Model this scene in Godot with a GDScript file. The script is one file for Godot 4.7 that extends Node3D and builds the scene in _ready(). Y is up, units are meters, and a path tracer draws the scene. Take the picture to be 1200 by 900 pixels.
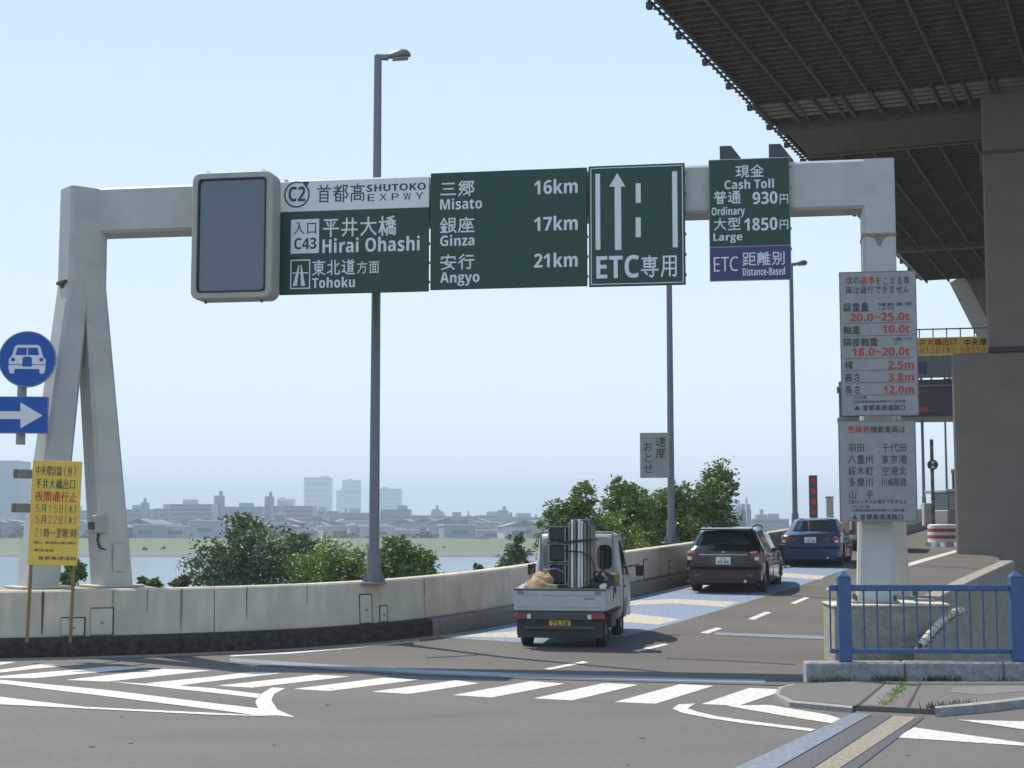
extends Node3D
# An on-ramp of an urban expressway: a sign gantry over the road, a viaduct overhead, a river and a town in the haze behind.
# World: y up, metres, camera over the origin looking along -z. The street is level, the ramp climbs 2.9 % beyond z = -22.5.
var M := {}
var taken := {}
var rng := RandomNumberGenerator.new()
var noise_coarse := FastNoiseLite.new()
var noise_fine := FastNoiseLite.new()
var bevel_cache := {}
var GLYPH := {}

func _ready() -> void:
	# camera
	var cam := Camera3D.new()
	cam.name = "camera"
	add_child(cam)
	cam.position = Vector3(0, 1.95, 0)
	cam.rotation = Vector3(atan(162.0 / 1800.0), 0, 0)
	cam.fov = 28.072
	cam.near = 0.1
	cam.far = 9000.0
	cam.current = true
	# sky, haze, exposure
	var env := Environment.new()
	env.background_mode = Environment.BG_SKY
	var sm := ProceduralSkyMaterial.new()
	sm.sky_top_color = srgb(146, 181, 214)
	sm.sky_horizon_color = srgb(216, 225, 234)
	sm.sky_curve = 0.22
	sm.ground_horizon_color = srgb(214, 224, 232)
	sm.ground_bottom_color = srgb(120, 120, 116)
	sm.ground_curve = 0.05
	sm.sun_angle_max = 1.0
	sm.energy_multiplier = 1.0
	var sky := Sky.new()
	sky.sky_material = sm
	env.sky = sky
	env.tonemap_mode = Environment.TONE_MAPPER_LINEAR
	env.tonemap_exposure = 1.5
	env.fog_enabled = true
	env.fog_density = 0.00056
	env.fog_light_color = srgb(222, 240, 255)
	env.sdfgi_enabled = true
	env.ssao_enabled = true
	env.ssil_enabled = true
	var we := WorldEnvironment.new()
	we.name = "world_environment"
	we.environment = env
	add_child(we)
	# high sun, ahead and to the left
	var sun := DirectionalLight3D.new()
	sun.name = "sun"
	add_child(sun)
	sun.basis = Basis.looking_at(Vector3(0.5, -1.0, 0.53).normalized(), Vector3.UP)
	sun.light_energy = 1.3
	sun.light_color = Color(1.0, 0.955, 0.88)
	sun.light_angular_distance = 0.5
	sun.shadow_enabled = true
	# scene
	rng.seed = 20140515
	noise_coarse.seed = 4
	noise_coarse.frequency = 0.02
	noise_fine.seed = 9
	noise_fine.frequency = 0.02
	make_materials()
	make_glyphs()
	build_structure()
	build_town()
	build_viaduct()
	build_toll_gate()
	build_gantry()
	build_overhead_signs()
	build_column_signs()
	build_left_signs()
	build_lamps()
	build_trees()
	build_cars()
	build_truck()
	build_fence()

# ---------------------------------------------------------------- naming
func numbered(called: String) -> String:
	var n: int = taken.get(called, 0)
	taken[called] = n + 1
	return called if n == 0 else "%s_%03d" % [called, n]

func thing(called: String, label: String, category: String, at := Vector3.ZERO, turn := 0.0, group := "") -> Node3D:
	var o := Node3D.new()
	o.name = numbered(called)
	add_child(o)
	o.position = at
	o.rotation.y = turn
	o.set_meta("label", label)
	o.set_meta("category", category)
	if group != "":
		o.set_meta("group", group)
	return o

func part(parent: Node, called: String, mesh: Mesh, mat: Material, at := Vector3.ZERO, rot := Vector3.ZERO) -> MeshInstance3D:
	var o := MeshInstance3D.new()
	o.name = called
	o.mesh = mesh
	o.material_override = mat
	o.position = at
	o.rotation = rot
	parent.add_child(o, true)
	return o

func struct_mesh(called: String, mesh: Mesh, mat: Material, at := Vector3.ZERO) -> MeshInstance3D:
	var o := part(self, numbered(called), mesh, mat, at)
	o.set_meta("kind", "structure")
	return o

# ---------------------------------------------------------------- materials
func srgb(r: float, g: float, b: float) -> Color:
	return Color(r / 255.0, g / 255.0, b / 255.0)

func lin(r: float, g: float, b: float) -> Color:
	return Color(r, g, b).linear_to_srgb()

func mat(called: String, c: Color, rough := 0.8, metal := 0.0) -> StandardMaterial3D:
	var m := StandardMaterial3D.new()
	m.resource_name = called
	m.albedo_color = c
	m.roughness = rough
	m.metallic = metal
	m.cull_mode = BaseMaterial3D.CULL_DISABLED
	M[called] = m
	return m

# grey texture around 1.0: fine grain over coarse blotches; stretch makes upright streaks
func grain_image(size: int, sd: int, f1: float, a1: float, f2: float, a2: float, speck: float, stretch := 1.0) -> Image:
	var n1 := FastNoiseLite.new()
	n1.seed = sd
	n1.frequency = f1
	n1.fractal_octaves = 4
	var n2 := FastNoiseLite.new()
	n2.seed = sd + 7
	n2.frequency = f2
	n2.fractal_octaves = 2
	var i1 := n1.get_seamless_image(size, size)
	var i2 := n2.get_seamless_image(size, size)
	if stretch > 1.0:
		i2.resize(size, int(size * stretch), Image.INTERPOLATE_BILINEAR)
		i2.crop(size, size)
	var r := RandomNumberGenerator.new()
	r.seed = sd
	var out := Image.create(size, size, false, Image.FORMAT_RGB8)
	for y in size:
		for x in size:
			var v := 0.8 + (i1.get_pixel(x, y).r - 0.5) * a1 + (i2.get_pixel(x, y).r - 0.5) * a2 + (r.randf() - 0.5) * speck
			out.set_pixel(x, y, Color(v, v, v))
	return out

func textured(m: StandardMaterial3D, im: Image, metres: float, bump := 0.0) -> void:
	m.albedo_texture = ImageTexture.create_from_image(im)
	m.uv1_triplanar = true
	m.uv1_world_triplanar = true
	m.uv1_scale = Vector3.ONE / metres
	if bump > 0.0:
		var b: Image = im.duplicate()
		b.convert(Image.FORMAT_RGBA8)
		b.bump_map_to_normal_map(bump)
		m.normal_enabled = true
		m.normal_texture = ImageTexture.create_from_image(b)
		m.normal_scale = 0.6

func make_materials() -> void:
	var g_conc := grain_image(512, 3, 0.012, 0.22, 0.05, 0.16, 0.10)
	var g_streak := grain_image(512, 11, 0.006, 0.12, 0.02, 0.10, 0.05, 6.0)
	var g_soot := grain_image(512, 61, 0.015, 0.7, 0.06, 0.5, 0.12)
	var g_road := grain_image(1024, 21, 0.02, 0.10, 0.25, 0.42, 0.34)
	var g_paint := grain_image(512, 31, 0.02, 0.22, 0.2, 0.20, 0.10)
	var g_metal := grain_image(512, 41, 0.006, 0.07, 0.03, 0.03, 0.02)
	var m := mat("asphalt", lin(0.188, 0.173, 0.164), 0.9)
	textured(m, g_road, 1.9, 2.5)
	m.vertex_color_use_as_albedo = true
	m = mat("sidewalk", lin(0.19, 0.183, 0.175), 0.9)
	textured(m, g_road, 2.3, 2.0)
	m = mat("sidewalk_patch", lin(0.25, 0.245, 0.24), 0.9)
	textured(m, g_road, 1.7, 2.0)
	m = mat("paint_white", lin(0.83, 0.81, 0.77), 0.75)
	textured(m, g_paint, 0.9, 0.6)
	m = mat("paint_blue", lin(0.27, 0.36, 0.53), 0.8)
	textured(m, g_paint, 1.1, 0.8)
	m = mat("paint_cream", lin(0.68, 0.62, 0.53), 0.8)
	textured(m, g_paint, 1.3, 0.8)
	m = mat("concrete_wall", lin(0.80, 0.73, 0.59), 0.9)
	textured(m, g_streak, 2.1, 0.8)
	m = mat("concrete_old", lin(0.42, 0.385, 0.33), 0.9)
	textured(m, g_conc, 1.6, 1.2)
	m = mat("concrete_kerb", lin(0.40, 0.40, 0.40), 0.9)
	textured(m, g_conc, 0.9, 1.5)
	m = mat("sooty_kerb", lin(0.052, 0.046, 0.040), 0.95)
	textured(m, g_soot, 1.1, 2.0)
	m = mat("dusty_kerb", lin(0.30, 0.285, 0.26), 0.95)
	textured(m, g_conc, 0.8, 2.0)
	m = mat("grime", lin(0.07, 0.06, 0.05), 0.95)
	textured(m, g_conc, 0.3)
	m = mat("water_stain", lin(0.27, 0.24, 0.20), 0.95)
	textured(m, g_soot, 0.35)
	m = mat("rust", lin(0.16, 0.085, 0.045), 0.95)
	textured(m, g_conc, 0.2)
	m = mat("rust_wash", lin(0.38, 0.31, 0.25), 0.9)
	textured(m, g_streak, 0.4)
	m = mat("gantry_paint", lin(0.68, 0.67, 0.63), 0.55)
	textured(m, g_metal, 1.7)
	m = mat("housing_cream", lin(0.56, 0.54, 0.50), 0.55)
	textured(m, g_metal, 0.9)
	m = mat("screen_glass", lin(0.045, 0.07, 0.11), 0.06)
	m.metallic_specular = 0.9
	m = mat("rubber", lin(0.02, 0.02, 0.022), 0.7)
	m = mat("sign_green", lin(0.010, 0.075, 0.046), 0.5)
	textured(m, g_metal, 0.8)
	m = mat("sign_white", lin(0.62, 0.64, 0.66), 0.5)
	m = mat("sign_panel", lin(0.44, 0.44, 0.43), 0.5)
	textured(m, g_metal, 0.6)
	m = mat("sign_purple", lin(0.045, 0.036, 0.125), 0.55)
	m = mat("sign_blue", lin(0.004, 0.072, 0.34), 0.6)
	m = mat("sign_yellow", lin(0.66, 0.44, 0.06), 0.6)
	m = mat("ink_black", lin(0.05, 0.05, 0.055), 0.6)
	m = mat("ink_red", lin(0.40, 0.035, 0.035), 0.6)
	m = mat("ink_green", lin(0.012, 0.06, 0.045), 0.6)
	m = mat("steel", lin(0.33, 0.35, 0.38), 0.5, 0.3)
	textured(m, g_metal, 0.8)
	m = mat("joint_steel", lin(0.30, 0.34, 0.42), 0.5, 0.2)
	textured(m, g_conc, 0.6, 0.8)
	m = mat("joint_dark", lin(0.13, 0.135, 0.155), 0.6, 0.1)
	textured(m, g_conc, 0.5, 1.0)
	m = mat("joint_tan", lin(0.36, 0.32, 0.26), 0.9)
	textured(m, g_conc, 0.5, 1.0)
	m = mat("pole_grey", lin(0.26, 0.27, 0.30), 0.5, 0.2)
	textured(m, g_metal, 0.5)
	m = mat("dark_steel", lin(0.06, 0.062, 0.068), 0.6, 0.2)
	m = mat("wood", lin(0.34, 0.22, 0.11), 0.85)
	textured(m, g_streak, 0.3)
	m = mat("fence_blue", lin(0.055, 0.14, 0.34), 0.45)
	textured(m, g_metal, 0.5)
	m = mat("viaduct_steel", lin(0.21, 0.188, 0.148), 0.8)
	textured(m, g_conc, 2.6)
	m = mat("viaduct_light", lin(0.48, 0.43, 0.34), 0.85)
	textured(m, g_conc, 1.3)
	m = mat("pier_concrete", lin(0.36, 0.32, 0.27), 0.9)
	textured(m, g_metal, 5.0, 0.4)
	m = mat("car_navy", lin(0.010, 0.026, 0.085), 0.3, 0.3)
	m.clearcoat_enabled = true
	m.clearcoat = 0.8
	m.clearcoat_roughness = 0.05
	m = mat("car_black", lin(0.004, 0.0045, 0.007), 0.2, 0.2)
	m.clearcoat_enabled = true
	m.clearcoat = 0.8
	m.clearcoat_roughness = 0.05
	m = mat("car_white", lin(0.62, 0.62, 0.62), 0.35)
	m.clearcoat_enabled = true
	m.clearcoat = 0.5
	textured(m, g_metal, 0.9)
	m = mat("window_glass", lin(0.012, 0.016, 0.02), 0.04)
	m.metallic_specular = 0.8
	m = mat("lamp_red", lin(0.17, 0.012, 0.016), 0.15)
	m.clearcoat_enabled = true
	m = mat("lamp_clear", lin(0.62, 0.60, 0.58), 0.12)
	m = mat("chrome", lin(0.55, 0.56, 0.58), 0.2, 0.9)
	m = mat("plate_white", lin(0.66, 0.68, 0.66), 0.5)
	m = mat("plate_yellow", lin(0.62, 0.42, 0.02), 0.5)
	m = mat("tyre", lin(0.018, 0.018, 0.018), 0.85)
	m = mat("rim", lin(0.34, 0.35, 0.37), 0.35, 0.7)
	m = mat("plastic_dark", lin(0.022, 0.024, 0.028), 0.6)
	m = mat("sack_tan", lin(0.50, 0.36, 0.20), 0.85)
	textured(m, g_conc, 0.35, 2.0)
	m = mat("sack_white", lin(0.66, 0.64, 0.60), 0.8)
	textured(m, g_conc, 0.4, 2.0)
	m = mat("panel_white", lin(0.62, 0.63, 0.63), 0.6)
	m = mat("panel_dirty", lin(0.30, 0.28, 0.25), 0.8)
	textured(m, g_conc, 0.4)
	m = mat("bark", lin(0.09, 0.07, 0.05), 0.95)
	m = mat("leaf", Color.WHITE, 0.6)
	m.vertex_color_use_as_albedo = true
	m.backlight_enabled = true
	m.backlight = lin(0.09, 0.13, 0.02)
	m = mat("grass_bank", lin(0.15, 0.18, 0.075), 0.95)
	textured(m, g_conc, 23.0)
	m = mat("earth_bank", lin(0.12, 0.13, 0.06), 0.95)
	textured(m, g_conc, 6.0)
	m = mat("town_ground", lin(0.22, 0.23, 0.20), 0.95)
	m = mat("revetment", lin(0.16, 0.165, 0.16), 0.95)
	var wn := FastNoiseLite.new()
	wn.seed = 5
	wn.frequency = 0.03
	var wi := wn.get_seamless_image(512, 512)
	wi.convert(Image.FORMAT_RGBA8)
	wi.bump_map_to_normal_map(6.0)
	m = mat("water", lin(0.07, 0.12, 0.18), 0.12)
	m.normal_enabled = true
	m.normal_texture = ImageTexture.create_from_image(wi)
	m.normal_scale = 0.22
	m.uv1_triplanar = true
	m.uv1_world_triplanar = true
	m.uv1_scale = Vector3.ONE / 14.0
	var bc := [[0.30, 0.32, 0.36], [0.40, 0.40, 0.42], [0.24, 0.27, 0.32], [0.34, 0.31, 0.31], [0.46, 0.47, 0.48]]
	for i in bc.size():
		mat("facade%d" % i, lin(bc[i][0], bc[i][1], bc[i][2]), 0.9)
	mat("facade_window", lin(0.10, 0.12, 0.15), 0.4)
	mat("roof_tile", lin(0.18, 0.17, 0.18), 0.9)

# ---------------------------------------------------------------- mesh helpers
func begin() -> SurfaceTool:
	var st := SurfaceTool.new()
	st.begin(Mesh.PRIMITIVE_TRIANGLES)
	return st

func quad(st: SurfaceTool, a: Vector3, b: Vector3, c: Vector3, d: Vector3) -> void:
	for p in [a, b, c, a, c, d]:
		st.add_vertex(p)

func done(st: SurfaceTool) -> ArrayMesh:
	st.generate_normals()
	return st.commit()

# a box with chamfered edges, centred on the origin
func box(sx: float, sy: float, sz: float, bev := 0.01) -> ArrayMesh:
	var key := "%.3f %.3f %.3f %.3f" % [sx, sy, sz, bev]
	if bevel_cache.has(key):
		return bevel_cache[key]
	var st := begin()
	st.set_smooth_group(-1)
	add_box(st, Vector3.ZERO, Vector3(sx, sy, sz), bev)
	bevel_cache[key] = done(st)
	return bevel_cache[key]

func add_box(st: SurfaceTool, c: Vector3, s: Vector3, bev := 0.0, basis := Basis.IDENTITY) -> void:
	var h := s / 2.0
	var b: float = min(bev, min(h.x, min(h.y, h.z)) * 0.45)
	var axes := [[0, 1, 2], [1, 2, 0], [2, 0, 1]]
	for ax in axes:
		for sg: float in [-1.0, 1.0]:
			var q := []
			for k in [[-1, -1], [1, -1], [1, 1], [-1, 1]]:
				var v := Vector3.ZERO
				v[ax[0]] = sg * h[ax[0]]
				v[ax[1]] = k[0] * (h[ax[1]] - b)
				v[ax[2]] = k[1] * (h[ax[2]] - b)
				q.append(c + basis * v)
			if sg > 0:
				quad(st, q[0], q[3], q[2], q[1])
			else:
				quad(st, q[0], q[1], q[2], q[3])
	if b <= 0.0:
		return
	for ax in axes:      # edges along ax[2]
		for s0: float in [-1.0, 1.0]:
			for s1: float in [-1.0, 1.0]:
				var q := []
				for e in [[0, -1], [1, -1], [1, 1], [0, 1]]:
					var v := Vector3.ZERO
					v[ax[0]] = s0 * (h[ax[0]] - (b if e[0] == 1 else 0.0))
					v[ax[1]] = s1 * (h[ax[1]] - (0.0 if e[0] == 1 else b))
					v[ax[2]] = e[1] * (h[ax[2]] - b)
					q.append(c + basis * v)
				if s0 * s1 > 0:
					quad(st, q[0], q[3], q[2], q[1])
				else:
					quad(st, q[0], q[1], q[2], q[3])
	for sx: float in [-1.0, 1.0]:
		for sy: float in [-1.0, 1.0]:
			for sz: float in [-1.0, 1.0]:
				var p := [Vector3(sx * h.x, sy * (h.y - b), sz * (h.z - b)), Vector3(sx * (h.x - b), sy * h.y, sz * (h.z - b)), Vector3(sx * (h.x - b), sy * (h.y - b), sz * h.z)]
				if sx * sy * sz > 0:
					p.reverse()
				for v in p:
					st.add_vertex(c + basis * v)

func cyl(r_low: float, r_high: float, h: float, seg := 20) -> CylinderMesh:
	var c := CylinderMesh.new()
	c.bottom_radius = r_low
	c.top_radius = r_high
	c.height = h
	c.radial_segments = seg
	c.rings = 1
	return c

# skin closed rings of equal length
func loft(rings: Array, smooth := true, caps := true) -> ArrayMesh:
	var st := begin()
	st.set_smooth_group(0 if smooth else -1)
	add_loft(st, rings, smooth, caps)
	return done(st)

func add_loft(st: SurfaceTool, rings: Array, smooth := true, caps := true) -> void:
	var n: int = rings[0].size()
	st.set_smooth_group(1 if smooth else -1)
	for i in rings.size() - 1:
		for k in n:
			quad(st, rings[i][k], rings[i + 1][k], rings[i + 1][(k + 1) % n], rings[i][(k + 1) % n])
	if caps:
		st.set_smooth_group(-1)
		for e in [0, rings.size() - 1]:
			var c := Vector3.ZERO
			for p in rings[e]:
				c += p / n
			for k in n:
				var a: Vector3 = rings[e][k]
				var b: Vector3 = rings[e][(k + 1) % n]
				st.add_vertex(c)
				st.add_vertex(a if e == 0 else b)
				st.add_vertex(b if e == 0 else a)

func add_tube(st: SurfaceTool, pts: Array, r0: float, r1: float, seg := 8) -> void:
	var rings := []
	for i in pts.size():
		var a: Vector3 = pts[max(i - 1, 0)]
		var b: Vector3 = pts[min(i + 1, pts.size() - 1)]
		var d := (b - a).normalized()
		var u := d.cross(Vector3(0.31, 0.2, 0.93)).normalized()
		var v := d.cross(u)
		var r: float = lerp(r0, r1, float(i) / max(1, pts.size() - 1))
		var ring := []
		for k in seg:
			var t := TAU * k / seg
			ring.append(pts[i] + (u * cos(t) + v * sin(t)) * r)
		rings.append(ring)
	add_loft(st, rings)

func tube(pts: Array, r0: float, r1 := -1.0, seg := 8) -> ArrayMesh:
	var st := begin()
	add_tube(st, pts, r0, r0 if r1 < 0 else r1, seg)
	return done(st)

# column with a chamfered rectangular section, from foot to head (centres, sizes along x and z)
func leg_mesh(foot: Vector3, fs: Vector2, head: Vector3, hs: Vector2, yaw := 0.0, ch := 0.05) -> ArrayMesh:
	var rings := []
	for e in [[foot, fs], [head, hs]]:
		var ring := []
		var hx: float = e[1].x / 2
		var hz: float = e[1].y / 2
		for q in [Vector2(hx, hz - ch), Vector2(hx - ch, hz), Vector2(-hx + ch, hz), Vector2(-hx, hz - ch), Vector2(-hx, -hz + ch), Vector2(-hx + ch, -hz), Vector2(hx - ch, -hz), Vector2(hx, -hz + ch)]:
			ring.append(e[0] + Vector3(q.x, 0, q.y).rotated(Vector3.UP, yaw))
		rings.append(ring)
	return loft(rings, false)

# polygon in the x-y plane, extruded from z = 0 back to z = -depth
func prism(poly: Array, depth: float) -> ArrayMesh:
	var st := begin()
	st.set_smooth_group(-1)
	add_prism(st, poly, depth)
	return done(st)

func add_prism(st: SurfaceTool, poly: Array, depth: float, z := 0.0) -> void:
	var pk := PackedVector2Array(poly)
	if Geometry2D.is_polygon_clockwise(pk):
		pk.reverse()
	var tri := Geometry2D.triangulate_polygon(pk)
	for i in range(0, tri.size(), 3):
		for k in [0, 2, 1]:
			var p := pk[tri[i + k]]
			st.add_vertex(Vector3(p.x, p.y, z))
		for k in [0, 1, 2]:
			var p := pk[tri[i + k]]
			st.add_vertex(Vector3(p.x, p.y, z - depth))
	for i in pk.size():
		var a := pk[i]
		var b := pk[(i + 1) % pk.size()]
		quad(st, Vector3(a.x, a.y, z), Vector3(a.x, a.y, z - depth), Vector3(b.x, b.y, z - depth), Vector3(b.x, b.y, z))

func circle(c: Vector2, r: float, n := 32) -> Array:
	var o := []
	for i in n:
		o.append(c + Vector2(cos(TAU * i / n), sin(TAU * i / n)) * r)
	return o

func rounded(x0: float, y0: float, x1: float, y1: float, r: float, n := 6) -> Array:
	var o := []
	for c in [[x1 - r, y1 - r, 0.0], [x0 + r, y1 - r, 0.25], [x0 + r, y0 + r, 0.5], [x1 - r, y0 + r, 0.75]]:
		for i in n + 1:
			var t: float = TAU * (c[2] + 0.25 * i / n)
			o.append(Vector2(c[0] + r * cos(t), c[1] + r * sin(t)))
	return o

# height of the road surface
func gy(z: float) -> float:
	return 0.029 * max(0.0, -z - 22.5)

# a thin sheet on the road, from ground points (x, z)
func sheet(poly: Array, lift: float) -> ArrayMesh:
	var pk := PackedVector2Array(poly)
	var tri := Geometry2D.triangulate_polygon(pk)
	var st := begin()
	for i in tri.size():
		var p := pk[tri[i]]
		st.set_normal(Vector3.UP)
		st.add_vertex(Vector3(p.x, gy(p.y) + lift, p.y))
	st.index()
	return st.commit()

# a slab on the street: sheet on top, sides down to the ground
func slab(poly: Array, y0: float, y1: float) -> ArrayMesh:
	var pk := PackedVector2Array(poly)
	var tri := Geometry2D.triangulate_polygon(pk)
	var st := begin()
	st.set_smooth_group(-1)
	for i in tri.size():
		var p := pk[tri[i]]
		st.add_vertex(Vector3(p.x, y1, p.y))
	for i in pk.size():
		var a := pk[i]
		var b := pk[(i + 1) % pk.size()]
		quad(st, Vector3(a.x, y1, a.y), Vector3(b.x, y1, b.y), Vector3(b.x, y0, b.y), Vector3(a.x, y0, a.y))
	return done(st)

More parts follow.
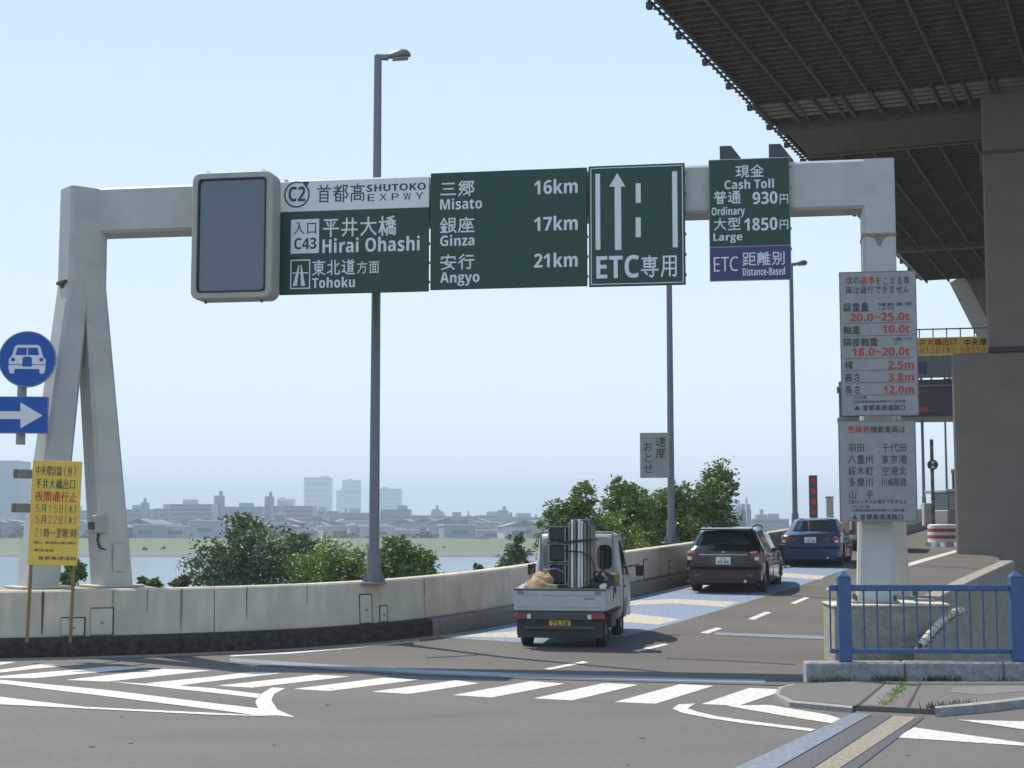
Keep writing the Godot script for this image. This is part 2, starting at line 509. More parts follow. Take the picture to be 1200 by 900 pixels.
# ---------------------------------------------------------------- lettering
# strokes of the characters on a field of 100 by 100, x to the right and y down; [name x0 y0 x1 y1] sets another character into a box
func make_glyphs() -> void:
	var rows := """
口|15,15 15,92;15,15 85,15 85,92;15,82 85,82
日|20,8 20,95;20,8 80,8 80,95;20,50 80,50;20,90 80,90
田|12,12 12,92;12,12 88,12 88,92;50,12 50,86;12,49 88,49;12,86 88,86
木|6,30 94,30;50,4 50,97;48,32 30,60 6,82;52,32 70,60 95,82
大|6,34 94,34;50,4 48,40 34,70 8,94;51,38 68,70 94,93
三|14,16 86,16;20,50 80,50;6,86 94,86
入|32,6 50,10 52,28;52,22 42,58 8,94;52,26 66,66 94,92
平|12,12 88,12;28,24 36,42;72,24 62,42;6,56 94,56;50,12 50,97
井|10,30 90,30;5,64 95,64;33,6 33,60 26,80 10,95;68,6 68,96
橋|[木 0 0 42 100];88,4 48,14;46,28 97,28;66,10 62,26 44,46;74,16 82,34 97,46;[口 56 36 86 56];48,62 48,98;48,62 95,62 95,92 88,96;[口 60 70 84 92]
東|6,16 94,16;22,30 22,66;22,30 78,30 78,66;22,47 78,47;22,64 78,64;50,3 50,97;46,66 30,82 5,94;54,66 70,82 95,94
北|36,6 36,96;8,34 36,34;4,84 36,70;62,6 62,84 68,92 92,92 94,72;90,26 62,46
首|26,3 34,16;74,3 64,16;6,22 94,22;50,22 46,34;24,36 24,97;24,36 76,36 76,97;24,55 76,55;24,73 76,73;24,92 76,92
辶|10,10 24,22;4,40 22,40 20,64 6,82;6,80 20,74 40,92 96,94
道|[辶 0 0 100 100];[首 36 2 97 82]
都|6,20 52,20;28,4 28,38;2,40 58,40;54,6 30,42 4,60;18,54 18,95;18,54 50,54 50,95;18,72 50,72;18,90 50,90;68,6 68,98;68,8 94,8 80,38 96,56 90,74 78,74
高|50,2 50,14;5,15 95,15;28,25 28,45;28,25 72,25 72,45;28,43 72,43;10,54 10,98;10,54 90,54 90,90 82,97;30,66 30,90;30,66 70,66 70,90;30,86 70,86
方|50,3 50,18;6,22 94,22;40,24 36,60 10,96;38,46 82,46 78,86 68,96 56,90
面|5,8 95,8;50,8 44,24;14,26 14,97;14,26 86,26 86,97;14,91 86,91;38,26 38,91;62,26 62,91;38,47 62,47;38,68 62,68
郷|24,4 6,28 26,30;28,28 8,56 26,58;30,50 18,80 4,96;36,8 36,62;36,8 58,8 58,48;36,28 58,28;36,46 58,46;34,92 60,78;44,60 62,82;70,6 70,98;70,8 94,8 82,36 96,56 90,74 80,72
金|50,3 30,24 4,42;50,3 70,24 96,42;28,42 72,42;12,60 88,60;50,42 50,92;28,68 36,84;72,68 64,84;5,93 95,93
銀|[金 0 0 46 100];56,6 56,92;56,6 90,6 90,48;56,27 90,27;56,48 90,48;54,92 74,82;68,50 76,72 97,95;92,58 78,70
座|50,2 50,14;12,15 95,15;14,15 14,56 4,95;40,28 34,46 22,58;40,38 48,54;76,28 70,46 60,58;76,38 86,54;28,68 92,68;58,26 58,92;20,93 97,93
安|50,2 50,14;10,30 10,18 90,18 90,30;4,52 96,52;46,26 32,60 66,78 86,96;72,52 56,80 10,96
行|34,4 8,28;38,28 4,56;24,46 24,97;50,12 92,12;42,40 97,40;74,40 74,88 66,96 54,90
専|8,14 92,14;50,3 50,56;20,24 20,52;20,24 80,24 80,52;20,38 80,38;20,52 80,52;4,66 96,66;70,54 70,90 62,97 50,92;24,74 36,86
用|18,8 18,60 6,96;18,8 86,8 86,88 80,96 70,92;18,36 86,36;18,62 86,62;52,8 52,94
現|4,12 42,12;6,46 40,46;4,84 44,74;23,12 23,80;54,6 54,62;54,6 90,6 90,62;54,24 90,24;54,42 90,42;54,60 90,60;64,62 60,80 46,96;78,62 78,90 86,94 97,90 97,76
普|28,2 36,12;72,2 64,12;8,15 92,15;38,15 38,46;62,15 62,46;16,24 24,40;84,24 76,40;4,48 96,48;[日 18 54 82 99]
通|[辶 0 0 100 100];42,6 88,6 66,20;52,14 64,22;42,26 42,84;42,26 90,26 90,78 84,84;42,44 90,44;42,60 90,60;66,26 66,82
円|12,10 12,97;12,10 88,10 88,88 80,96;50,10 50,54;12,54 88,54
型|6,10 58,10;4,32 60,32;22,10 20,36 6,54;42,10 42,54;70,10 70,40;90,4 90,46 82,54;50,52 50,92;16,68 84,68;4,94 96,94
足|14,8 14,40;14,8 86,8 86,40;14,38 86,38;50,40 50,88;50,62 90,62;18,54 18,92;4,94 96,82
距|[足 0 0 44 100];54,8 54,95;54,8 95,8;54,32 88,32 88,64;54,64 88,64;54,93 97,93
隹|34,4 4,46;22,30 22,97;60,4 52,24;22,26 92,26;22,48 88,48;22,70 88,70;22,92 96,92;56,26 56,92
離|24,2 24,12;3,14 50,14;14,20 40,38;40,20 14,38;8,18 8,44 46,44 46,18;5,54 5,97;5,54 48,54 48,90 42,96;26,44 16,76 38,70;[隹 50 0 100 100]
別|12,8 12,40;12,8 50,8 50,40;12,38 50,38;8,54 54,54 50,88 40,96 32,90;30,42 26,70 4,96;68,14 68,70;92,4 92,88 84,96 74,92
次|6,20 20,34;4,86 28,58;50,4 34,42;46,22 94,22 84,42;68,34 60,68 34,96;68,40 76,70 97,94
の|52,16 42,60 24,80 12,66 14,40 34,18 62,14 84,32 88,58 74,80 54,90
基|10,14 90,14;28,3 28,58;72,3 72,58;28,28 72,28;28,42 72,42;4,58 96,58;26,60 6,80;74,60 94,80;28,76 72,76;50,64 50,94;10,95 90,95
準|8,6 20,14;4,26 16,34;6,62 24,40;[隹 28 0 92 64];4,76 96,76;50,64 50,98
を|20,18 78,18;44,4 34,36 18,56;20,52 44,42 56,52 56,72;84,38 40,62 34,82 48,94 82,92
こ|24,20 70,18 62,28;22,66 24,84 44,92 84,88
え|38,6 60,14;24,34 72,32 16,92;42,64 54,64 58,88 86,90
る|26,12 72,12 22,60;28,56 60,42 82,58 80,82 54,94 36,88 38,76 52,74 60,88
車|10,16 90,16;20,30 20,66;20,30 80,30 80,66;20,48 80,48;20,66 80,66;4,82 96,82;50,3 50,98
両|5,10 95,10;50,10 50,76;14,30 14,97;14,30 86,30 86,90 80,96;32,46 32,76;68,46 68,76;32,76 68,76
は|18,8 14,50 20,92;40,32 92,30;70,8 70,80 56,92 42,84 46,72 62,70 92,90
で|10,20 86,14 54,38 48,66 62,86 80,90;74,34 82,46;88,28 96,40
き|18,22 78,16;16,42 84,36;40,4 74,62;72,62 40,60;26,62 28,82 50,94 76,92
ま|16,20 84,20;20,42 80,42;54,4 54,80 36,92 22,82 30,70 54,72 86,90
せ|6,42 94,34;70,8 70,58 58,64;30,14 30,80 42,90 82,90
ん|52,6 10,92;12,86 38,52 52,60 54,88 72,90 92,60
糸|50,4 20,28 50,38;76,18 20,56 84,54;50,56 50,97;26,68 12,90;74,66 90,88
総|[糸 0 0 42 100];58,4 46,26;74,4 90,26;66,20 52,46 88,42;80,34 92,50;46,70 40,92;56,62 58,90 80,92 82,80;66,58 72,72;86,62 97,84
重|80,4 16,12;4,22 96,22;20,32 20,66;20,32 80,32 80,66;20,49 80,49;20,66 80,66;50,10 50,94;10,80 90,80;4,95 96,95
量|24,4 24,32;24,4 76,4 76,32;24,18 76,18;24,32 76,32;4,42 96,42;20,52 20,76;20,52 80,52 80,76;20,64 80,64;20,76 80,76;50,52 50,94;10,85 90,85;4,96 96,96
軸|[車 0 0 48 100];54,26 54,97;54,26 95,26 95,97;54,60 95,60;54,92 95,92;74,4 74,92
阝|20,6 20,98;20,8 84,8 50,38 88,60 76,78 50,74
隣|[阝 0 0 34 100];42,22 97,22;68,4 68,52;46,6 54,18;90,6 82,18;66,26 42,50;70,26 96,50;50,54 38,76;44,64 62,64 38,96;44,76 52,82;66,66 97,66;66,80 97,80;84,54 84,98;66,66 66,80
接|4,26 40,26;24,4 24,88 16,96 6,90;4,66 40,52;68,3 68,14;46,16 94,16;58,20 62,34;84,20 78,34;42,38 97,38;42,60 97,60;62,42 48,78 90,97;84,60 74,82 42,97
幅|6,24 6,76;6,24 40,24 40,70;23,4 23,98;46,8 97,8;[口 54 16 90 40];[田 50 46 94 97]
さ|16,26 84,20;44,4 74,60;72,60 40,58;26,60 28,82 50,94 76,92
長|26,5 26,54;26,5 82,5;26,21 78,21;26,37 78,37;4,54 96,54;26,54 26,94 50,84;44,54 60,78 94,96;82,62 64,74
速|[辶 0 0 100 100];36,14 96,14;46,26 46,50;46,26 88,26 88,50;46,48 88,48;66,3 66,86;62,50 40,76;70,50 94,76
路|[足 0 0 44 100];66,4 50,36;60,18 90,18 74,44 46,64;60,24 76,44 98,60;[口 54 62 92 97]
危|34,3 10,32;26,14 68,14 56,32;8,34 94,34;16,34 14,66 4,96;36,48 72,48 70,66 60,68;36,48 36,86 46,92 88,92 92,76
険|[阝 0 0 34 100];68,3 36,34;68,3 98,34;52,36 84,36;44,48 44,66;44,48 92,48 92,66;44,66 92,66;68,36 66,70 38,97;70,70 97,97
物|14,8 8,36;8,28 44,28;4,64 44,54;27,4 27,98;58,4 46,42;52,26 95,26 90,86 82,96 72,90;66,28 44,64;80,28 50,86
積|36,4 8,14;4,32 44,32;24,10 24,98;24,34 4,68;26,36 42,54;50,12 94,12;52,24 92,24;48,36 97,36;72,3 72,36;54,44 54,84;54,44 90,44 90,84;54,57 90,57;54,70 90,70;54,83 90,83;62,86 48,98;80,86 96,98
載|8,16 52,16;30,4 30,30;4,30 96,30;10,42 52,42;14,50 14,74;14,50 50,50 50,74;14,62 50,62;14,74 50,74;6,84 56,84;31,34 31,98;66,4 76,60 92,94 97,78;88,44 60,92;82,8 90,18
羽|6,12 44,12 44,90 34,94;10,30 22,46;6,72 38,54;54,12 92,12 92,90 82,94;58,30 70,46;54,72 88,54
千|78,5 18,18;4,46 96,46;50,14 50,97
代|34,4 4,48;22,30 22,97;40,36 96,26;60,5 70,60 90,95 97,76;78,6 90,18
八|38,14 32,54 6,92;56,8 64,50 94,92
州|20,8 18,60 8,94;50,8 50,90;84,4 84,97;6,34 12,52;34,34 40,52;64,34 70,52
京|50,2 50,16;5,18 95,18;22,30 22,54;22,30 78,30 78,54;22,54 78,54;50,54 50,90 40,96;26,66 10,88;74,66 92,88
港|8,8 20,16;4,34 16,42;6,94 24,60;34,18 96,18;52,4 52,40;78,4 78,40;30,40 98,40;50,42 30,66;80,42 98,62;48,58 80,58 80,74 48,74;48,58 48,94 92,94 94,82
桜|[木 0 0 42 100];50,8 56,24;68,4 72,20;92,6 82,24;44,54 98,54;66,30 54,72 90,97;84,54 72,80 42,97
町|[田 0 8 48 92];52,16 98,16;78,16 78,86 70,96 58,90
空|50,2 50,14;8,30 8,16 92,16 92,30;38,20 30,40 10,48;60,20 62,40 88,40;20,58 80,58;50,58 50,92;6,93 94,93
多|48,2 18,32;40,12 74,12 50,38 14,52;36,24 48,34;60,40 26,72;52,50 90,50 66,80 16,97;46,62 58,74
摩|50,2 50,12;12,14 96,14;14,14 14,60 4,97;22,30 54,30;38,20 38,54;38,32 22,50;58,30 94,30;76,20 76,54;76,32 60,50;78,32 94,50;84,54 34,60;28,70 88,70;20,84 97,84;60,58 60,92 50,98
川|18,8 18,56 6,94;50,12 50,86;84,6 84,97
崎|6,26 6,80 38,80;38,26 38,86;22,8 22,80;46,20 97,20;72,3 70,22 50,42;72,22 92,42;42,50 98,50;50,60 50,84 74,84 74,60 50,60;88,50 88,90 80,97
航|26,2 18,14;12,16 12,64 4,96;12,16 42,16 42,92 36,97;4,52 50,52;26,24 28,40;26,62 28,80;72,3 72,16;50,20 98,20;62,38 60,70 48,96;62,38 84,38 84,88 96,90 98,74
山|50,6 50,86;12,36 12,88 88,88;88,36 88,96
手|80,4 20,14;12,34 88,34;4,58 96,58;50,10 50,88 40,96 28,90
中|12,22 12,66;12,22 88,22 88,66;12,64 88,64;50,3 50,98
央|20,20 20,52;20,20 80,20 80,52;4,52 96,52;50,3 50,52 34,78 6,96;52,54 68,80 96,96
環|3,12 34,12;4,46 33,46;2,84 36,74;19,12 19,80;42,6 42,24;42,6 96,6 96,24;58,6 58,24;78,6 78,24;42,24 96,24;38,34 98,34;50,44 50,60;50,44 88,44 88,60;50,60 88,60;66,60 40,84;58,72 58,96 70,88;70,62 98,97;90,66 78,76
状|20,4 20,97;4,16 12,40;4,72 20,58;34,36 97,36;64,4 62,48 34,96;66,40 76,74 97,95;80,8 92,22
線|[糸 0 0 40 100];66,2 58,14;50,16 50,48;50,16 92,16 92,48;50,32 92,32;50,48 92,48;72,48 72,92 62,97;42,62 62,62 42,90;94,56 78,70;74,60 98,92
外|28,4 6,46;22,24 50,24 36,66 8,97;18,40 36,58;72,4 72,98;72,38 94,60
出|50,3 50,90;20,16 20,48 80,48;80,16 80,48;10,58 10,92 90,92;90,58 90,98
夜|50,2 50,14;5,16 95,16;30,20 6,56;20,40 20,97;56,22 36,60;54,36 90,36 70,74 34,97;54,46 66,58;56,52 96,96
間|8,6 8,98;8,6 44,6 44,38;8,22 44,22;8,38 44,38;56,6 56,38;56,6 92,6 92,98;56,22 92,22;56,38 92,38;32,52 32,90;32,52 68,52 68,90;32,71 68,71;32,90 68,90
止|50,4 50,90;50,40 88,40;20,40 20,90;4,92 96,92
月|24,6 24,60 8,96;24,6 80,6 80,90 70,96;24,34 80,34;24,60 80,60
時|[日 0 4 36 88];46,18 92,18;68,3 68,36;40,37 98,37;42,58 98,58;82,40 82,90 72,97;52,68 62,82
翌|10,6 44,6 44,44;14,16 24,24;8,40 42,28;56,6 90,6 90,44;60,16 70,24;54,40 88,28;50,50 50,58;14,60 86,60;32,68 38,88;70,66 62,88;4,93 96,93
朝|4,14 50,14;27,3 27,26;10,28 10,62;10,28 46,28 46,62;10,45 46,45;10,62 46,62;3,76 52,76;27,62 27,98;[月 54 0 100 100]
度|54,2 54,12;12,14 95,14;14,14 14,60 4,97;20,32 92,32;38,22 38,50;72,22 72,50;38,50 72,50;26,62 80,62 60,84 24,97;38,66 60,86 94,97
お|10,28 60,24;34,6 34,84 20,88 14,74 40,54 66,50 82,66 72,88 54,90;72,18 90,34
と|34,8 42,42;82,26 38,48 22,66 28,84 50,92 84,88
上|48,5 48,90;48,42 86,42;4,92 96,92
記|10,8 34,8;4,24 42,24;8,40 38,40;8,54 38,54;[口 6 64 40 98];52,14 90,14 90,46;54,46 90,46;54,46 54,90 94,92 97,76
ト|36,6 36,96;38,40 80,58
ン|14,20 36,34;14,88 60,70 92,24
ネ|46,4 58,14;14,24 84,24 40,60 8,76;52,50 52,97;62,54 86,68
ル|26,14 26,56 6,90;54,10 54,86 92,54
(|70,4 46,30 46,70 70,96
)|30,4 54,30 54,70 30,96
〜|8,56 28,42 48,50 70,58 92,44
0|50,6 22,20 18,50 22,80 50,94 78,80 82,50 78,20 50,6
1|28,24 52,8 52,94
2|20,28 30,10 54,6 78,16 78,38 20,92 82,92
3|20,14 44,6 76,18 72,40 44,48;44,48 78,58 78,82 48,94 20,86
4|64,94 64,8 14,66 86,66
5|76,8 30,8 24,46 54,40 80,54 78,80 48,94 20,86
6|72,8 36,24 22,60 34,90 62,92 80,72 66,50 36,52 24,66
7|18,10 80,10 44,94
8|50,6 24,18 28,40 72,54 80,76 50,94 20,76 28,54 72,40 76,18 50,6
9|76,36 60,50 34,50 22,30 34,10 62,8 78,28 74,66 30,92
"""
	for row in rows.split("\n", false):
		var at := row.find("|")
		GLYPH[row.substr(0, at)] = row.substr(at + 1)

func glyph_strokes(ch: String, box4: Array) -> Array:
	var out := []
	if not GLYPH.has(ch):
		return out
	var w: float = box4[2] - box4[0]
	var h: float = box4[3] - box4[1]
	for s: String in GLYPH[ch].split(";"):
		if s.begins_with("["):
			var a := s.trim_prefix("[").trim_suffix("]").split(" ")
			out.append_array(glyph_strokes(a[0], [box4[0] + w * float(a[1]) / 100.0, box4[1] + h * float(a[2]) / 100.0, box4[0] + w * float(a[3]) / 100.0, box4[1] + h * float(a[4]) / 100.0]))
		else:
			var line := []
			for p in s.split(" "):
				var c := p.split(",")
				line.append(Vector2(box4[0] + w * float(c[0]) / 100.0, box4[1] + h * float(c[1]) / 100.0))
			out.append(line)
	return out

# strokes as raised bars of print, each a hair above the last so that crossings stay clean
func add_stroke(st: SurfaceTool, a: Vector2, b: Vector2, half: float, z: float) -> void:
	var d := (b - a).normalized() * half
	var n := Vector2(-d.y, d.x)
	a -= d * 0.7
	b += d * 0.7
	for p in [a + n, b + n, b - n, a + n, b - n, a - n]:
		st.add_vertex(Vector3(p.x, p.y, z))

# characters in a row (or a column) inside the box x0 y0 x1 y1 of the sign's own plane
func write_strokes(parent: Node3D, text: String, x0: float, y0: float, x1: float, y1: float, m: Material, z := 0.003, weight := 0.075, column := false) -> void:
	var st := begin()
	var n := text.length()
	var k := 0
	var ox := parent.get_meta("ox", 0.0) as float
	var oy := parent.get_meta("oy", 0.0) as float
	for i in n:
		var cx0: float
		var cx1: float
		var cy0 := y1
		var cy1 := y0
		if column:
			cx0 = x0
			cx1 = x1
			cy0 = y1 - (y1 - y0) * i / n
			cy1 = y1 - (y1 - y0) * (i + 0.9) / n
		else:
			var adv := (x1 - x0) / (n - 0.1 if n > 1 else 1.0)
			cx0 = x0 + adv * i
			cx1 = cx0 + (adv * 0.9 if n > 1 else adv)
		var half: float = min(absf(cx1 - cx0), absf(cy0 - cy1)) * weight * 0.5
		for line in glyph_strokes(text[i], [cx0 - ox, cy0 - oy, cx1 - ox, cy1 - oy]):
			for j in line.size() - 1:
				add_stroke(st, line[j], line[j + 1], half, z + 0.00012 * (k % 16))
				k += 1
	part(parent, "lettering", done(st), m)

# latin text, fitted to the box; descenders hang below it
func write_latin(parent: Node3D, text: String, x0: float, y0: float, x1: float, y1: float, m: Material, z := 0.003, weight := 700) -> void:
	var f := SystemFont.new()
	f.font_names = PackedStringArray(["Droid Sans"])
	f.font_weight = weight
	var t := TextMesh.new()
	t.font = f
	t.text = text
	t.font_size = 64
	t.pixel_size = 0.01
	t.depth = 0.02
	t.curve_step = 2.0
	var tall := TextMesh.new()
	tall.font = f
	tall.text = "H"
	tall.font_size = 64
	tall.pixel_size = 0.01
	tall.depth = 0.02
	var cap := tall.get_aabb()
	var ab := t.get_aabb()
	var sx := (x1 - x0) / ab.size.x
	var sy := (y1 - y0) / cap.size.y
	var ox := parent.get_meta("ox", 0.0) as float
	var oy := parent.get_meta("oy", 0.0) as float
	var low := cap.position.y if true else 0.0
	var o := part(parent, "lettering", t, m)
	o.scale = Vector3(sx, sy, 0.15)
	o.position = Vector3(x0 - ox - ab.position.x * sx, y0 - oy - low * sy, z)

func write_shape(parent: Node3D, called: String, poly: Array, m: Material, z := 0.003) -> void:
	var ox := parent.get_meta("ox", 0.0) as float
	var oy := parent.get_meta("oy", 0.0) as float
	var q := []
	for p in poly:
		q.append(p - Vector2(ox, oy))
	part(parent, called, prism(q, 0.002), m, Vector3(0, 0, z))

func bar4(x0: float, y0: float, x1: float, y1: float) -> Array:
	return [Vector2(x0, y0), Vector2(x1, y0), Vector2(x1, y1), Vector2(x0, y1)]

# a sign whose plane stands at origin o with a turn; ox, oy: where its base sits in that plane
func sign_thing(called: String, label: String, o: Vector3, turn: float, ox: float, oy: float, group := "") -> Node3D:
	var s := thing(called, label, "sign", o + Vector3(ox, oy, 0).rotated(Vector3.UP, turn), turn, group)
	s.set_meta("ox", ox)
	s.set_meta("oy", oy)
	return s

func panel_box(s: Node3D, called: String, x0: float, y0: float, x1: float, y1: float, depth: float, m: Material, z := 0.0, bev := 0.006) -> MeshInstance3D:
	var ox := s.get_meta("ox", 0.0) as float
	var oy := s.get_meta("oy", 0.0) as float
	return part(s, called, box(x1 - x0, y1 - y0, depth, bev), m, Vector3((x0 + x1) / 2 - ox, (y0 + y1) / 2 - oy, z - depth / 2))

# ---------------------------------------------------------------- lines of the road in plan (x, z)
var LEFT := []
var LEFT_RAW := [Vector2(-24, -19.2), Vector2(-16, -20.6), Vector2(-10.5, -21.6), Vector2(-7.34, -22.29), Vector2(-5.63, -22.77), Vector2(-3.86, -23.43), Vector2(-2.6, -24.2), Vector2(-1.4, -25.45), Vector2(0, -27.95), Vector2(3.6, -36.24), Vector2(8.6, -47.9), Vector2(15.2, -64.0), Vector2(22.3, -82), Vector2(38, -120), Vector2(58, -165)]
var RIGHT := [Vector2(5.9, -18.1), Vector2(5.75, -22.6), Vector2(10.35, -32.5), Vector2(15.9, -50.5), Vector2(15.9, -55), Vector2(21.5, -66), Vector2(30, -86), Vector2(46, -122), Vector2(66, -166)]

func spline(raw: Array, step: float) -> Array:
	var c := Curve2D.new()
	for i in raw.size():
		var a: Vector2 = raw[max(i - 1, 0)]
		var b: Vector2 = raw[min(i + 1, raw.size() - 1)]
		var t := (b - a).normalized()
		var li: float = (raw[i] - a).length() / 3.0
		var lo: float = (b - raw[i]).length() / 3.0
		c.add_point(raw[i], -t * li, t * lo)
	c.bake_interval = 0.1
	var out := []
	var n := int(c.get_baked_length() / step)
	for i in n + 1:
		out.append(c.sample_baked(c.get_baked_length() * i / n, true))
	return out

func x_at(line: Array, z: float, dflt: float) -> float:
	for i in line.size() - 1:
		var a: Vector2 = line[i]
		var b: Vector2 = line[i + 1]
		if (a.y - z) * (b.y - z) <= 0 and absf(a.y - b.y) > 1e-5:
			return lerp(a.x, b.x, (z - a.y) / (b.y - a.y))
	return dflt

func normal_at(line: Array, i: int) -> Vector2:
	var a: Vector2 = line[max(i - 1, 0)]
	var b: Vector2 = line[min(i + 1, line.size() - 1)]
	var t := (b - a).normalized()
	return Vector2(-t.y, t.x)      # towards the road

# sweep a section of points (outward distance, height) along a line in plan
func sweep(line: Array, i0: int, i1: int, section: Array, gap0 := 0.0, gap1 := 0.0) -> ArrayMesh:
	var rings := []
	for i in range(i0, i1 + 1):
		var n := normal_at(line, i)
		var p: Vector2 = line[i]
		var t := Vector2(n.y, -n.x)
		if i == i0:
			p += t * gap0
		if i == i1:
			p -= t * gap1
		var ring := []
		for s in section:
			var q: Vector2 = p - n * s.x
			ring.append(Vector3(q.x, gy(p.y) + s.y, q.y))
		rings.append(ring)
	return loft(rings, false)

func build_road() -> MeshInstance3D:
	var st := begin()
	st.set_smooth_group(0)
	var zs := []
	var z := 7.0
	while z > -165.0:
		zs.append(z)
		z -= 0.4 if z > -30 else (0.8 if z > -70 else 3.0)
		if z < -18.1 and zs[-1] > -18.1:
			zs.append(-18.099)
			z = -18.101
	var rows := []
	var cols := 96
	for zz: float in zs:
		var xl := x_at(LEFT, zz, -34.0) if zz < -19.3 else -34.0
		var xr := x_at(RIGHT, zz, 30.0) if zz < -18.1 else 30.0
		if xl > -34.0:
			xl -= 0.1
		var row := []
		for i in cols + 1:
			var f := float(i) / cols
			row.append(Vector3(lerp(xl, xr, f), gy(zz), zz))
		rows.append(row)
	for r in rows.size() - 1:
		for i in cols:
			for p: Vector3 in [rows[r][i], rows[r + 1][i], rows[r + 1][i + 1], rows[r][i], rows[r + 1][i + 1], rows[r][i + 1]]:
				# worn and oil-stained tarmac: patches with an outline of their own, long along the traffic
				var along := noise_coarse.get_noise_2d(p.x * 14.0 + p.z * 2.0, p.z * 30.0)
				var spot := noise_fine.get_noise_2d(p.x * 60.0, p.z * 60.0)
				var v := 0.96 + 0.22 * along + 0.09 * spot
				if p.z < -22.0 + (p.x + 4.1) * 0.43:      # another lay of tarmac beyond the joint
					v *= 0.86
				st.set_color(Color(v, v * 0.99, v * 0.985))
				st.set_normal(Vector3.UP)
				st.add_vertex(p)
	st.index()
	return struct_mesh("road", st.commit(), M.asphalt)

func paint(road: Node, called: String, poly: Array, m: Material, i := 0) -> void:
	part(road, called, sheet(poly, 0.0028 + 0.0007 * i), m)

